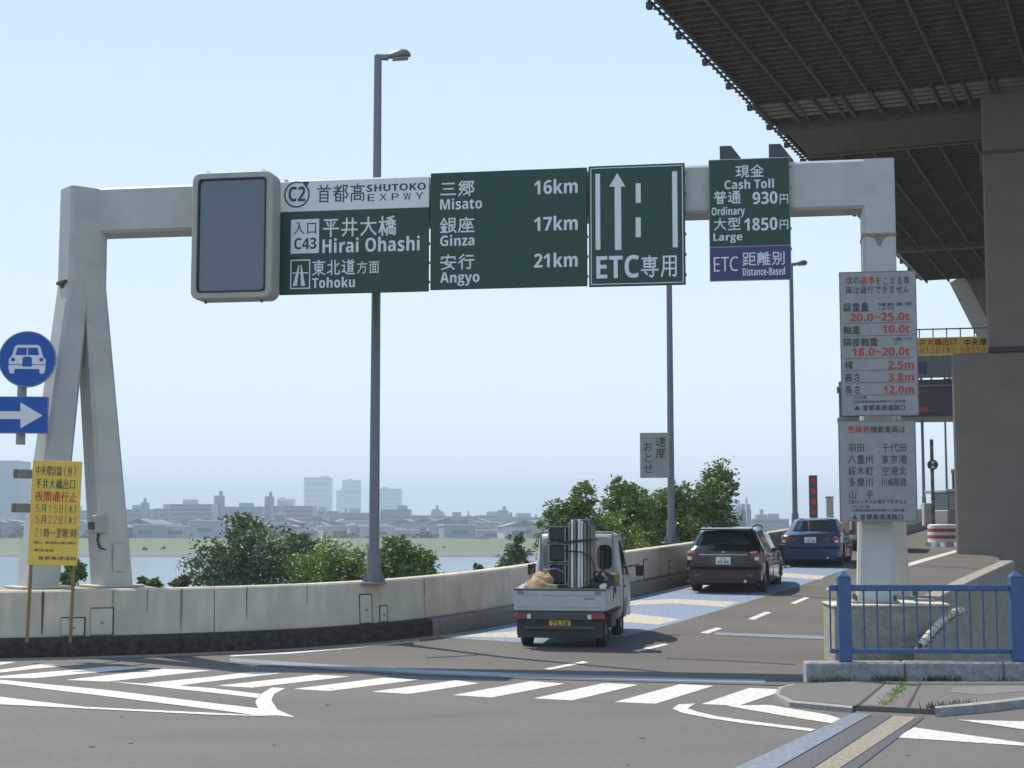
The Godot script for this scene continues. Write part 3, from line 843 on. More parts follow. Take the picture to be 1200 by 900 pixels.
func build_markings(road: Node) -> void:
	var k := 0
	# slanting bars of the diverging area
	for p in [
		[Vector2(-7.163, -21.751), Vector2(-6.933, -21.778), Vector2(-7.013, -21.3)], [Vector2(-6.79, -20.629), Vector2(-6.656, -20.223), Vector2(-6.374, -20.748), Vector2(-5.922, -21.326), Vector2(-6.475, -21.453)], [Vector2(-6.508, -19.779), Vector2(-6.412, -19.49), Vector2(-5.97, -19.511), Vector2(-4.88, -20.929), Vector2(-5.439, -21.088)],
		[Vector2(-5.535, -19.302), Vector2(-4.973, -19.098), Vector2(-3.968, -20.546), Vector2(-4.667, -20.748)], [Vector2(-4.454, -18.897), Vector2(-3.997, -18.605), Vector2(-3.674, -19.148), Vector2(-2.976, -20.167), Vector2(-3.412, -20.326), Vector2(-3.786, -19.725)],
		[Vector2(-3.528, -18.605), Vector2(-3.073, -18.387), Vector2(-2.055, -19.725), Vector2(-2.516, -19.943)], [Vector2(-2.564, -18.275), Vector2(-2.116, -18.046), Vector2(-1.165, -19.323), Vector2(-1.611, -19.585)], [Vector2(-1.623, -17.957), Vector2(-1.166, -17.736), Vector2(-0.394, -18.897), Vector2(-0.697, -19.251)],
		[Vector2(-0.675, -17.606), Vector2(-0.228, -17.369), Vector2(0.641, -18.848), Vector2(0.231, -19.138)], [Vector2(0.237, -17.302), Vector2(0.665, -17.106), Vector2(1.52, -18.74), Vector2(1.121, -18.937)], [Vector2(1.113, -16.945), Vector2(1.544, -16.788), Vector2(2.407, -18.605), Vector2(2.03, -18.799)], [Vector2(2.036, -16.749), Vector2(2.419, -16.61), Vector2(3.207, -18.174), Vector2(2.798, -18.368)]]:
		paint(road, "painted_bar", p, M.paint_white, k % 3)
		k += 1
	for p in [
		[Vector2(-4.952, -19.098), Vector2(-4.002, -18.624), Vector2(-3.514, -18.321), Vector2(-2.854, -17.719), Vector2(-2.816, -17.311), Vector2(-3.421, -17.841), Vector2(-4.016, -18.321)],
		[Vector2(-6.35, -19.302), Vector2(-4.721, -18.137), Vector2(-3.223, -16.819), Vector2(-2.628, -16.333), Vector2(-2.329, -15.763), Vector2(-2.592, -15.791), Vector2(-3.115, -16.259), Vector2(-4.548, -17.478), Vector2(-6.199, -18.848)],
		[Vector2(-5.73, -17.436), Vector2(-5.221, -17.025), Vector2(-4.511, -16.482), Vector2(-3.059, -15.972), Vector2(-2.315, -15.675), Vector2(-3.028, -15.812), Vector2(-4.47, -16.333), Vector2(-5.489, -16.71)],
		[Vector2(-2.836, -18.415), Vector2(-2.671, -18.321), Vector2(-2.704, -17.692), Vector2(-2.642, -17.106), Vector2(-2.447, -16.259), Vector2(-2.172, -15.627), Vector2(-2.518, -15.867), Vector2(-2.649, -16.296), Vector2(-2.793, -16.945), Vector2(-2.859, -17.692)],
		[Vector2(2.272, -16.603), Vector2(2.746, -16.664), Vector2(3.205, -15.832), Vector2(3.272, -15.493), Vector2(3.103, -15.169), Vector2(2.882, -15.493)],
		[Vector2(4.397, -15.427), Vector2(5.02, -15.297), Vector2(5.487, -15.201), Vector2(5.19, -14.386), Vector2(4.824, -14.707)],
		[Vector2(3.826, -14.858), Vector2(4.536, -13.837), Vector2(4.822, -13.379), Vector2(4.768, -13.232), Vector2(4.475, -13.655), Vector2(3.785, -14.025), Vector2(3.506, -14.161), Vector2(3.646, -14.501)],
		[Vector2(1.976, -16.788), Vector2(1.784, -16.71), Vector2(1.681, -16.333), Vector2(1.748, -15.972), Vector2(1.958, -15.56), Vector2(2.24, -15.169), Vector2(2.791, -14.589), Vector2(2.868, -14.737), Vector2(2.347, -15.323), Vector2(2.061, -15.695), Vector2(1.896, -16.114), Vector2(1.846, -16.37), Vector2(1.931, -16.633)]]:
		paint(road, "painted_line", p, M.paint_white, 3 + k % 3)
		k += 1
	paint(road, "edge_line", [Vector2(-4.121, -22.745), Vector2(-3.307, -23.163), Vector2(-2.368, -23.95), Vector2(-1.475, -24.845), Vector2(-1.462, -24.64), Vector2(-2.347, -23.736), Vector2(-3.278, -22.963), Vector2(-4.094, -22.595)], M.paint_white, 1)
	for p in [[Vector2(0.421, -20.748), Vector2(0.509, -20.629), Vector2(1.072, -21.699), Vector2(0.997, -21.884)], [Vector2(1.806, -23.321), Vector2(1.899, -23.208), Vector2(2.448, -24.216), Vector2(2.383, -24.364)], [Vector2(3.149, -26.034), Vector2(3.256, -25.865), Vector2(3.635, -26.762), Vector2(3.556, -26.943)], [Vector2(4.331, -28.52), Vector2(4.435, -28.384), Vector2(5.005, -29.913), Vector2(4.921, -30.102)], [Vector2(5.761, -32.087), Vector2(5.827, -31.872), Vector2(6.447, -33.532), Vector2(6.363, -33.674)], [Vector2(7.297, -36.072), Vector2(7.351, -35.854), Vector2(7.983, -37.612), Vector2(7.93, -37.851)]]:
		paint(road, "lane_dash", p, M.paint_white, 1)
	paint(road, "far_edge_line", [Vector2(10.761, -43.339), Vector2(13.208, -48.823), Vector2(15.924, -54.806), Vector2(15.823, -55.189), Vector2(13.378, -49.954), Vector2(11.224, -45.196)], M.paint_white, 1)
	# blue toll lane with cream bars
	var blue := [Vector2(-1.323, -25.344), Vector2(0, -24.589), Vector2(0.804, -24.389), Vector2(1.972, -25.63), Vector2(3.094, -28.117), Vector2(4.704, -31.872), Vector2(6.869, -37.084), Vector2(8.852, -42.222), Vector2(10.116, -45.368)]
	var i := LEFT.size() - 1
	var back := []
	for j in LEFT.size():
		var p: Vector2 = LEFT[j]
		if p.y < -26.2 and p.y > -52.5:
			back.append(p + normal_at(LEFT, j) * 0.12)
	back.reverse()
	blue.append_array(back)
	paint(road, "blue_lane_paint", blue, M.paint_blue, 0)
	for p in [[Vector2(-1.229, -25.398), Vector2(0.072, -26.263), Vector2(0.881, -26.703), Vector2(0.85, -25.768), Vector2(0.069, -25.211)], [Vector2(2.072, -29.876), Vector2(2.328, -29.58), Vector2(3.1, -28.452), Vector2(2.594, -27.423), Vector2(2.186, -27.79), Vector2(1.933, -27.887)], [Vector2(2.251, -32.436), Vector2(2.579, -32.748), Vector2(3.475, -33.205), Vector2(4.746, -32.392), Vector2(4.267, -31.123), Vector2(3.348, -32.001), Vector2(2.49, -31.619), Vector2(2.182, -31.452)], [Vector2(3.323, -35.062), Vector2(4.245, -37.375), Vector2(5.151, -37.375), Vector2(5.69, -36.347), Vector2(5.209, -35.27), Vector2(4.102, -36.127)], [Vector2(6.976, -42.147), Vector2(7.361, -42.222), Vector2(8.29, -40.843), Vector2(7.848, -39.42), Vector2(7.046, -40.426), Vector2(6.712, -40.564)], [Vector2(0.619, -28.117), Vector2(1.426, -28.795), Vector2(1.604, -29.146), Vector2(1.556, -28.283), Vector2(0.76, -27.629)]]:
		paint(road, "cream_bar", p, M.paint_cream, 3)
	# joints set flush in the tarmac
	paint(road, "expansion_joint", [Vector2(-4.051, -22.36), Vector2(-2.328, -21.213), Vector2(-1.128, -20.558), Vector2(0.22, -20.054), Vector2(1.617, -19.66), Vector2(3.14, -19.281), Vector2(3.077, -18.897), Vector2(1.582, -19.24), Vector2(0.215, -19.596), Vector2(-1.101, -20.077), Vector2(-2.271, -20.7), Vector2(-3.94, -21.751)], M.joint_steel, 6)
	paint(road, "joint_seal", [Vector2(-3.932, -21.712), Vector2(-2.267, -20.664), Vector2(-1.099, -20.043), Vector2(0.215, -19.564), Vector2(1.58, -19.21), Vector2(3.072, -18.868), Vector2(3.493, -18.74), Vector2(3.46, -18.567), Vector2(3.038, -18.663), Vector2(1.565, -19.037), Vector2(0.213, -19.385), Vector2(-1.089, -19.855), Vector2(-2.245, -20.465), Vector2(-3.892, -21.491)], M.joint_dark, 7)
	paint(road, "expansion_joint", [Vector2(3.41, -26.062), Vector2(5.199, -25.425), Vector2(5.687, -25.238), Vector2(5.58, -24.767), Vector2(5.09, -24.896), Vector2(3.351, -25.616)], M.joint_steel, 6)
	var tx := [1000.0, 1022.0, 1046.0, 1074.0, 1083.0]
	var strips := [[[Vector2(3.496, -15.972), Vector2(3.654, -15.86), Vector2(2.025, -12.252), Vector2(1.684, -12.252)], "joint_steel"], [[Vector2(3.668, -15.846), Vector2(3.843, -15.75), Vector2(2.312, -12.252), Vector2(2.045, -12.252)], "joint_dark"], [[Vector2(3.849, -15.736), Vector2(4.053, -15.627), Vector2(2.526, -12.252), Vector2(2.325, -12.252)], "joint_tan"], [[Vector2(4.061, -15.627), Vector2(4.119, -15.587), Vector2(2.673, -12.252), Vector2(2.539, -12.252)], "joint_dark"]]
	for s in strips:
		paint(road, "expansion_joint", s[0], M[s[1]], 6)
	var gut := []
	var gut_back := []
	for j in LEFT.size():
		var p: Vector2 = LEFT[j]
		if p.x > -12.0 and p.x < -0.9:
			var n := normal_at(LEFT, j)
			gut.append(p + n * (0.34 + 0.05 * noise_fine.get_noise_1d(j * 40.0)))
			gut_back.append(p + n * 0.02)
	gut_back.reverse()
	gut.append_array(gut_back)
	paint(road, "gutter", gut, M.joint_tan, 2)
	# cracks and seams that run across the tarmac
	for p in [[Vector2(-1.236, -22.511), Vector2(-0.501, -22.81), Vector2(-0.5, -22.745), Vector2(-1.228, -22.374)], [Vector2(2.212, -22.388), Vector2(3.133, -21.95), Vector2(3.906, -21.44), Vector2(3.878, -21.288), Vector2(3.117, -21.844), Vector2(2.205, -22.318)]]:
		paint(road, "tarmac_seam", p, M.grime, 2)
	for q in 40:
		var p0 := Vector2(rng.randf_range(-7, 7), rng.randf_range(-19, -11))
		var r := rng.randf_range(0.01, 0.03)
		var pl := []
		for a in 7:
			pl.append(p0 + Vector2(cos(TAU * a / 7.0) * r * rng.randf_range(0.6, 1.5), sin(TAU * a / 7.0) * r * rng.randf_range(0.6, 1.5)))
		paint(road, "tar_spot", pl, M.grime, 2)

func build_left_wall() -> void:
	var w := thing("concrete_wall", "cream concrete wall curving along the ramp on a dark dirty plinth", "wall", Vector3.ZERO)
	var sec := [Vector2(0.17, 0.285), Vector2(0.17, 0.31), Vector2(0.20, 0.93), Vector2(0.225, 0.955), Vector2(0.48, 0.955), Vector2(0.50, 0.93), Vector2(0.55, -0.3), Vector2(0.55, -0.9), Vector2(0.22, -0.9), Vector2(0.2, 0.27)]
	var i := 0
	var step := 8
	while i < LEFT.size() - 1:
		var j: int = min(i + step, LEFT.size() - 1)
		part(w, "wall_panel", sweep(LEFT, i, j, sec, 0.006, 0.006), M.concrete_wall)
		i = j
	# dark core seen in the joints
	part(w, "joint_filler", sweep(LEFT, 0, LEFT.size() - 1, [Vector2(0.215, 0.1), Vector2(0.235, 0.90), Vector2(0.46, 0.93), Vector2(0.46, 0.1)]), M.grime)
	i = 0
	while i < LEFT.size() - 1:
		var j: int = min(i + 3, LEFT.size() - 1)
		var p: Vector2 = LEFT[i]
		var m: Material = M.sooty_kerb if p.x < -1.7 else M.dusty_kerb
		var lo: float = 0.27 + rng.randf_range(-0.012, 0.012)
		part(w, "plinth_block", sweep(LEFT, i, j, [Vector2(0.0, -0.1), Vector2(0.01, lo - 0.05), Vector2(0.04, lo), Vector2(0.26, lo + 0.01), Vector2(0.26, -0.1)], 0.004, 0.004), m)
		i = j
	# hatches let into the face: frame, cover, handle
	for e in [[Vector3(-6.332, 0.441, -22.4), 0.32, 0.25], [Vector3(-5.929, 0.495, -22.5), 0.31, 0.38], [Vector3(-2.178, 0.593, -24.5), 0.22, 0.44], [Vector3(-1.894, 0.512, -24.75), 0.14, 0.24], [Vector3(2.879, 0.857, -35.5), 0.26, 0.42], [Vector3(4.105, 0.933, -37), 0.16, 0.3]]:
		var h: Vector3 = e[0]
		var near := 0
		for q in LEFT.size():
			if LEFT[q].distance_to(Vector2(h.x, h.z)) < LEFT[near].distance_to(Vector2(h.x, h.z)):
				near = q
		var n := normal_at(LEFT, near)
		var base: Vector2 = LEFT[near] - n * 0.172
		var t := Vector2(n.y, -n.x)
		base += t * (Vector2(h.x, h.z) - base).dot(t)
		var yaw := atan2(n.x, n.y)
		var f := part(w, "hatch_frame", box(e[1] + 0.022, e[2] + 0.022, 0.03, 0.004), M.grime, Vector3(base.x, gy(base.y) + 0.30 + e[2] / 2, base.y), Vector3(-0.046, yaw, 0))
		part(f, "hatch_cover", box(e[1], e[2], 0.03, 0.006), M.concrete_wall, Vector3(-0.008, -0.006, 0.006))
		part(f, "hatch_lock", box(0.05, 0.03, 0.012, 0.003), M.concrete_old, Vector3(0.0, -0.02, 0.024))
	# streaks where water has run down the face
	for s in [[-7.02, 0.05, 0.62], [-6.85, 0.035, 0.6], [-6.62, 0.05, 0.58], [-6.72, 0.02, 0.45], [-6.02, 0.025, 0.3], [-5.55, 0.022, 0.35], [-4.75, 0.03, 0.62], [-3.9, 0.02, 0.5], [-3.78, 0.018, 0.4], [-2.9, 0.016, 0.3], [-1.2, 0.02, 0.3], [0.9, 0.03, 0.35], [2.0, 0.03, 0.4]]:
		var near := 0
		for q in LEFT.size():
			if absf(LEFT[q].x - s[0]) < absf(LEFT[near].x - s[0]):
				near = q
		var n := normal_at(LEFT, near)
		var yaw := atan2(n.x, n.y)
		var pl := []
		var rows := 16
		var nz := FastNoiseLite.new()
		nz.seed = int(s[0] * 100.0) + 900
		nz.frequency = 0.35
		for e in rows:
			pl.append(Vector2(nz.get_noise_1d(e) * 0.008 - s[1] * (0.25 + 0.3 * absf(nz.get_noise_1d(e + 40.0))) * (1.0 - 0.7 * e / rows), -s[2] * e / (rows - 1.0)))
		for e in rows:
			var ee := rows - 1 - e
			pl.append(Vector2(nz.get_noise_1d(ee) * 0.008 + s[1] * (0.25 + 0.3 * absf(nz.get_noise_1d(ee + 80.0))) * (1.0 - 0.7 * ee / rows) + 0.003, -s[2] * ee / (rows - 1.0)))
		var b: Vector2 = LEFT[near] - n * 0.184
		part(w, "stain", prism(pl, 0.003), M.water_stain if s[1] > 0.028 else M.rust_wash, Vector3(b.x, gy(b.y) + 0.94, b.y), Vector3(-0.046, yaw, 0))
	# bank behind the wall down to the river
	var st := begin()
	st.set_smooth_group(0)
	for q in LEFT.size() - 1:
		var offs := [[0.5, -0.4], [3.0, -1.2], [11.0, -6.2], [16.0, -6.6], [19.0, -7.6]]
		for e in offs.size() - 1:
			var v := []
			for c in [[q, e], [q + 1, e], [q + 1, e + 1], [q, e + 1]]:
				var n := normal_at(LEFT, c[0])
				var b: Vector2 = LEFT[c[0]] - n * offs[c[1]][0]
				v.append(Vector3(b.x, offs[c[1]][1], b.y))
			quad(st, v[0], v[1], v[2], v[3])
	struct_mesh("river_bank", done(st), M.earth_bank)

func build_right_parapet() -> void:
	var w := thing("ramp_parapet", "cream concrete parapet beside the ramp with the gantry foot on it", "wall", Vector3(5.7, 0, -22.4))
	var inv := w.transform.affine_inverse()
	var line := spline([Vector2(5.78, -22.3), Vector2(7.9, -27.2), Vector2(10.3, -32.6)], 0.7)
	# right-hand wall: road lies on its left, so the section is mirrored
	var sec := [Vector2(0.0, -0.2), Vector2(0.0, 0.82), Vector2(-0.02, 0.85), Vector2(-0.27, 0.85), Vector2(-0.29, 0.82), Vector2(-0.29, -3.0), Vector2(0.0, -3.0)]
	var i := 0
	while i < line.size() - 1:
		var j: int = min(i + 4, line.size() - 1)
		var sgn := []
		for s in sec:
			sgn.append(Vector2(s.x, s.y))
		var m := sweep(line, i, j, sgn, 0.005, 0.005)
		part(w, "wall_panel", m, M.concrete_old, inv * Vector3.ZERO)
		i = j
	var e: Vector2 = line[-1]
	part(w, "end_post", box(0.34, 3.9, 0.2, 0.02), M.concrete_old, inv * Vector3(e.x + 0.13, gy(e.y) - 1.1, e.y - 0.1), Vector3(0, -0.41, 0))
	part(w, "pedestal", slab([Vector2(4.42, -21.25), Vector2(6.05, -21.5), Vector2(6.35, -23.6), Vector2(5.75, -23.7), Vector2(5.6, -22.6), Vector2(4.5, -22.4)], -2.8, 0.79), M.concrete_old, inv * Vector3.ZERO)
	part(w, "coping", slab([Vector2(4.40, -21.23), Vector2(6.07, -21.48), Vector2(6.37, -23.6), Vector2(5.74, -23.72), Vector2(5.58, -22.62), Vector2(4.48, -22.42)], 0.792, 0.815), M.concrete_wall, inv * Vector3.ZERO)

func build_structure() -> void:
	LEFT = spline(LEFT_RAW, 0.5)
	var road := build_road()
	build_markings(road)
	build_left_wall()
	build_right_parapet()
	# lower ground under the viaduct, town ground, river, far bank
	var st := begin()
	quad(st, Vector3(4.4, -2.7, -18.3), Vector3(90, -2.7, -18.3), Vector3(90, -2.7, -170), Vector3(4.4, -2.7, -170))
	struct_mesh("lower_ground", done(st), M.earth_bank)
	st = begin()
	quad(st, Vector3(-3400, -9.5, 60), Vector3(3400, -9.5, 60), Vector3(3400, -9.5, -3400), Vector3(-3400, -9.5, -3400))
	struct_mesh("ground", done(st), M.town_ground)
	st = begin()
	quad(st, Vector3(-1800, -7.0, -20), Vector3(1200, -7.0, -20), Vector3(1200, -7.0, -412), Vector3(-1800, -7.0, -412))
	struct_mesh("river", done(st), M.water)
	st = begin()
	st.set_smooth_group(0)
	var prof := [[-404.0, -7.6], [-406.0, -6.1], [-409.0, -6.0]]
	for q in prof.size() - 1:
		quad(st, Vector3(-1800, prof[q][1], prof[q][0]), Vector3(1200, prof[q][1], prof[q][0]), Vector3(1200, prof[q + 1][1], prof[q + 1][0]), Vector3(-1800, prof[q + 1][1], prof[q + 1][0]))
	struct_mesh("revetment", done(st), M.revetment)
	st = begin()
	var rows := [[-409.0, -6.0], [-450.0, -5.5], [-478.0, -5.3], [-500.0, -3.3], [-508.0, -3.3], [-530.0, -5.0], [-3390.0, -5.0]]
	for q in rows.size() - 1:
		for c in 40:
			var xa := -1800.0 + 75.0 * c
			var xb := xa + 75.0
			quad(st, Vector3(xa, rows[q][1], rows[q][0]), Vector3(xb, rows[q][1], rows[q][0]), Vector3(xb, rows[q + 1][1], rows[q + 1][0]), Vector3(xa, rows[q + 1][1], rows[q + 1][0]))
	struct_mesh("far_bank", done(st), M.grass_bank)

# ---------------------------------------------------------------- gantry and its signs
func build_gantry() -> void:
	var g := thing("sign_gantry", "pale grey steel gantry on splayed legs spanning the road", "gantry", Vector3(5.234, 0, -22), -0.165)
	var inv := g.transform.affine_inverse()
	# beam: box girder, chamfered, with seams where the sections are bolted together
	part(g, "beam", box(12.55, 0.73, 0.6, 0.04), M.gantry_paint, Vector3(-5.995, 6.897, -0.42))
	for x: float in [-8.9, -3.1]:
		part(g, "beam_flange", box(0.05, 0.76, 0.63, 0.01), M.gantry_paint, Vector3(x, 6.897, -0.42))
	# far-side frame standing on the wall: post head and two legs spread along the wall
	var top := inv * Vector3(-6.841, 6.176, -24.2)
	var yaw := 0.68 - g.rotation.y
	part(g, "post", leg_mesh(Vector3(top.x, 5.35, top.z), Vector2(0.64, 0.5), Vector3(top.x, 7.24, top.z), Vector2(0.62, 0.5), yaw, 0.05), M.gantry_paint)
	var fa := inv * Vector3(-7.278, 0.933, -23.75)
	var fb := inv * Vector3(-6.269, 0.938, -24.25)
	var u := Vector3(cos(yaw), 0, -sin(yaw))
	for e in [[fa, -0.13, 0.0], [fb, 0.13, 0.004]]:
		part(g, "leg", leg_mesh(Vector3(e[0].x, 0.97, e[0].z), Vector2(0.52, 0.5), Vector3(top.x, 5.75, top.z) + u * e[1], Vector2(0.36, 0.49 + e[2]), yaw, 0.05), M.gantry_paint)
		part(g, "base_plate", box(0.78, 0.04, 0.72, 0.008), M.concrete_wall, Vector3(e[0].x, 0.962, e[0].z), Vector3(0, yaw, 0))
	part(g, "plinth", box(2.3, 1.6, 1.1, 0.03), M.concrete_old, (fa + fb) / 2 * Vector3(1, 0, 1) + Vector3(0, 0.14, -0.06), Vector3(0, 0.52 - g.rotation.y, 0))
	# hatch plate, junction box with its cable, rusty bracket with a run of rust below
	var nf := Vector3(sin(yaw), 0, cos(yaw))
	part(g, "hatch_plate", box(0.24, 0.3, 0.012, 0.003), M.gantry_paint, Vector3(top.x, 5.62, top.z) + nf * 0.254 + u * 0.06, Vector3(0, yaw, 0))
	part(g, "hatch_plate", box(0.2, 0.42, 0.012, 0.003), M.gantry_paint, Vector3(fb.x, 1.4, fb.z) + nf * 0.25, Vector3(-0.0, yaw, 0))
	var jb := part(g, "junction_box", box(0.2, 0.28, 0.16, 0.015), M.housing_cream, fb * Vector3(1, 0, 1) + Vector3(0, 1.92, 0) - u * 0.3 + nf * 0.16, Vector3(0, yaw, 0))
	part(jb, "socket", box(0.08, 0.12, 0.1, 0.01), M.dark_steel, Vector3(-0.13, -0.02, 0.0))
	part(jb, "cable", tube([Vector3(-0.02, -0.13, 0), Vector3(-0.03, -0.25, 0), Vector3(0.0, -0.36, 0.02), Vector3(0.09, -0.4, 0.05)], 0.016), M.rubber)
	part(g, "rust_bracket", box(0.05, 0.05, 0.34, 0.006), M.rust, Vector3(top.x, 5.72, top.z) - u * 0.335, Vector3(0, yaw, 0))
	part(g, "rust_stain", prism([Vector2(-0.09, 0), Vector2(-0.07, -0.12), Vector2(-0.04, -0.2), Vector2(-0.02, -0.1), Vector2(0.02, -0.24), Vector2(0.06, -0.12), Vector2(0.1, 0)], 0.004), M.rust, Vector3(top.x, 5.70, top.z) - u * 0.325, Vector3(0, yaw - PI / 2, 0))
	# road-side frame on the parapet
	var rt := inv * Vector3(5.389, 5.845, -22.3)
	rt.z = -0.432
	part(g, "post", leg_mesh(Vector3(rt.x, 5.3, rt.z), Vector2(0.47, 0.62), Vector3(rt.x, 7.258, rt.z), Vector2(0.47, 0.62), 0.0, 0.04), M.gantry_paint)
	var ra := inv * Vector3(5.138, 0.806, -21.95)
	var rb := inv * Vector3(5.751, 0.782, -23.15)
	part(g, "leg", leg_mesh(Vector3(ra.x, 0.83, ra.z), Vector2(0.5, 0.42), Vector3(rt.x, 5.5, rt.z + 0.12), Vector2(0.466, 0.3), 0.0, 0.04), M.gantry_paint)
	part(g, "leg", leg_mesh(Vector3(rb.x, 0.83, rb.z), Vector2(0.36, 0.40), Vector3(rt.x + 0.04, 5.5, rt.z - 0.14), Vector2(0.34, 0.3), 0.0, 0.04), M.gantry_paint)
	for e in [ra, rb]:
		part(g, "base_plate", box(0.66, 0.035, 0.58, 0.008), M.concrete_kerb, Vector3(e.x, 0.832, e.z))
		for q in [[-0.27, 0.22], [0.27, 0.22], [-0.27, -0.22], [0.27, -0.22]]:
			part(g, "anchor_bolt", cyl(0.02, 0.02, 0.09, 8), M.dark_steel, Vector3(e.x + q[0], 0.88, e.z + q[1]))
	part(g, "rust_band", box(0.485, 0.045, 0.635, 0.006), M.rust_wash, Vector3(rt.x, 6.13, rt.z))
	part(g, "rust_stain", prism([Vector2(-0.2, 0), Vector2(-0.08, -0.03), Vector2(-0.03, -0.14), Vector2(0.01, -0.17), Vector2(0.04, -0.08), Vector2(0.1, -0.02), Vector2(0.22, 0)], 0.003), M.rust_wash, Vector3(rt.x, 6.11, rt.z + 0.3125))

func sign_board(label: String, x0: float, y0: float, x1: float, y1: float) -> Node3D:
	var s := sign_thing("overhead_sign", label, Vector3(5.234, 0, -22), -0.165, (x0 + x1) / 2, y0)
	# stiffening rails and clips on the back, bolts on the edges
	for f: float in [0.2, 0.5, 0.8]:
		panel_box(s, "back_rail", x0 + 0.04, lerp(y0, y1, f) - 0.03, x1 - 0.04, lerp(y0, y1, f) + 0.03, 0.05, M.steel, -0.042)
	for f: float in [0.15, 0.5, 0.85]:
		panel_box(s, "hanger", lerp(x0, x1, f) - 0.03, y0 + 0.1, lerp(x0, x1, f) + 0.03, y1 - 0.02, 0.028, M.steel, -0.092)
	for q in 6:
		panel_box(s, "clip", x1 - 0.006, lerp(y0, y1, (q + 0.5) / 6.0) - 0.02, x1 + 0.014, lerp(y0, y1, (q + 0.5) / 6.0) + 0.02, 0.03, M.dark_steel, -0.02)
	return s

func build_overhead_signs() -> void:
	var W: Material = M.sign_white
	var D: Material = M.ink_green
	# message board in a cream housing
	var v := sign_thing("message_board", "blank dark electronic message board in a cream rounded housing", Vector3(5.127, 0, -21.55), -0.165, Vector2(-9.508, 5.357).x, Vector2(-9.508, 5.357).y)
	v.set_meta("category", "message board")
	var b4 := [-10.18, 5.331, -8.887, 7.296]
	var ox: float = v.get_meta("ox")
	var oy: float = v.get_meta("oy")
	var hx0: float = b4[0] - ox
	var hy0: float = b4[1] - oy
	var hx1: float = b4[2] - ox
	var hy1: float = b4[3] - oy
	# housing: rounded box with a hole for the screen (rings from back to the inner lip)
	var rings := []
	for e in [[0.0, -0.38], [0.0, -0.03], [-0.015, -0.006], [-0.03, 0.0], [-0.10, 0.0], [-0.112, -0.012], [-0.118, -0.045]]:
		var ring := []
		for p in rounded(hx0 - e[0], hy0 - e[0], hx1 + e[0], hy1 + e[0], max(0.13 + e[0], 0.03), 5):
			ring.append(Vector3(p.x, p.y, e[1]))
		rings.append(ring)
	part(v, "housing", loft(rings, false, false), M.housing_cream)
	part(v, "back_cover", prism(rounded(hx0 + 0.01, hy0 + 0.01, hx1 - 0.01, hy1 - 0.01, 0.12), 0.01), M.housing_cream, Vector3(0, 0, -0.37))
	var lip := []
	for e in [[-0.10, 0.004], [-0.10, 0.012], [-0.125, 0.012], [-0.13, -0.03]]:
		var ring := []
		for p in rounded(hx0 - e[0], hy0 - e[0], hx1 + e[0], hy1 + e[0], 0.07, 5):
			ring.append(Vector3(p.x, p.y, e[1]))
		lip.append(ring)
	part(v, "screen_gasket", loft(lip, false, false), M.rubber)
	part(v, "screen", prism(rounded(hx0 + 0.11, hy0 + 0.11, hx1 - 0.11, hy1 - 0.11, 0.06), 0.01), M.screen_glass, Vector3(0, 0, -0.02))
	for x: float in [hx0 + 0.2, hx1 - 0.2]:
		part(v, "lifting_eye", tube([Vector3(x - 0.025, hy1 - 0.01, -0.15), Vector3(x - 0.02, hy1 + 0.04, -0.15), Vector3(x + 0.02, hy1 + 0.04, -0.15), Vector3(x + 0.025, hy1 - 0.01, -0.15)], 0.008, -1.0, 6), M.steel)
		part(v, "drain", cyl(0.02, 0.02, 0.05, 8), M.dark_steel, Vector3(x, hy0 - 0.02, -0.15))
	# entrance sign
	var q := [-8.949, 5.44, -6.591, 7.212]
	var s := sign_board("green overhead sign with white top strip and the circled number C2", q[0], q[1], q[2], q[3])
	var strip := [-8.958, 6.732, -6.594, 7.212]
	panel_box(s, "green_panel", q[0], q[1], q[2], strip[1] - 0.002, 0.04, M.sign_green)
	panel_box(s, "white_panel", q[0], strip[1] + 0.002, q[2], q[3], 0.04, M.sign_white)
	var c: Vector2 = Vector2(-8.683, 7.004)
	var st := begin()
	var ring := circle(c - Vector2(s.get_meta("ox"), s.get_meta("oy")), 0.195, 40)
	for i in ring.size():
		if i > 3 and i < 8:
			continue
		add_stroke(st, ring[i], ring[(i + 1) % 40], 0.012, 0.003 + 0.0001 * (i % 7))
	part(s, "circle_mark", done(st), D)
	write_shape(s, "arrow_mark", [c + Vector2(0.07, 0.2), c + Vector2(0.2, 0.2), c + Vector2(0.15, 0.1)], D)
	write_latin(s, "C2", -8.814, 6.897, -8.546, 7.125, D)
	write_strokes(s, "首都高", -8.368, 6.859, -7.594, 7.14, D, 0.003, 0.085)
	write_latin(s, "SHUTOKO", -7.567, 7.008, -6.641, 7.114, D, 0.003, 700)
	var ew := [-7.553, 6.862, -6.654, 6.968]
	for i in 5:
		var lx: float = ew[0] + (ew[2] - ew[0]) * i / 4.75
		write_latin(s, "EXPWY"[i], lx, ew[1], lx + (ew[2] - ew[0]) * 0.125, ew[3], D, 0.003, 400)
	write_shape(s, "number_box", bar4(-8.77, 6.078, -8.319, 6.611), W)
	write_strokes(s, "入口", -8.731, 6.371, -8.348, 6.571, D, 0.0045, 0.10)
	write_latin(s, "C43", -8.714, 6.144, -8.359, 6.317, D, 0.0045)
	write_strokes(s, "平井大橋", -8.267, 6.317, -7.105, 6.623, W, 0.003, 0.10)
	write_latin(s, "Hirai Ohashi", -8.263, 6.073, -6.73, 6.285, W)
	var ic := [-8.762, 5.535, -8.462, 5.973]
	st = begin()
	var a := Vector2(ic[0] - s.get_meta("ox"), ic[1] - s.get_meta("oy"))
	var b := Vector2(ic[2] - s.get_meta("ox"), ic[3] - s.get_meta("oy"))
	var kk := 0
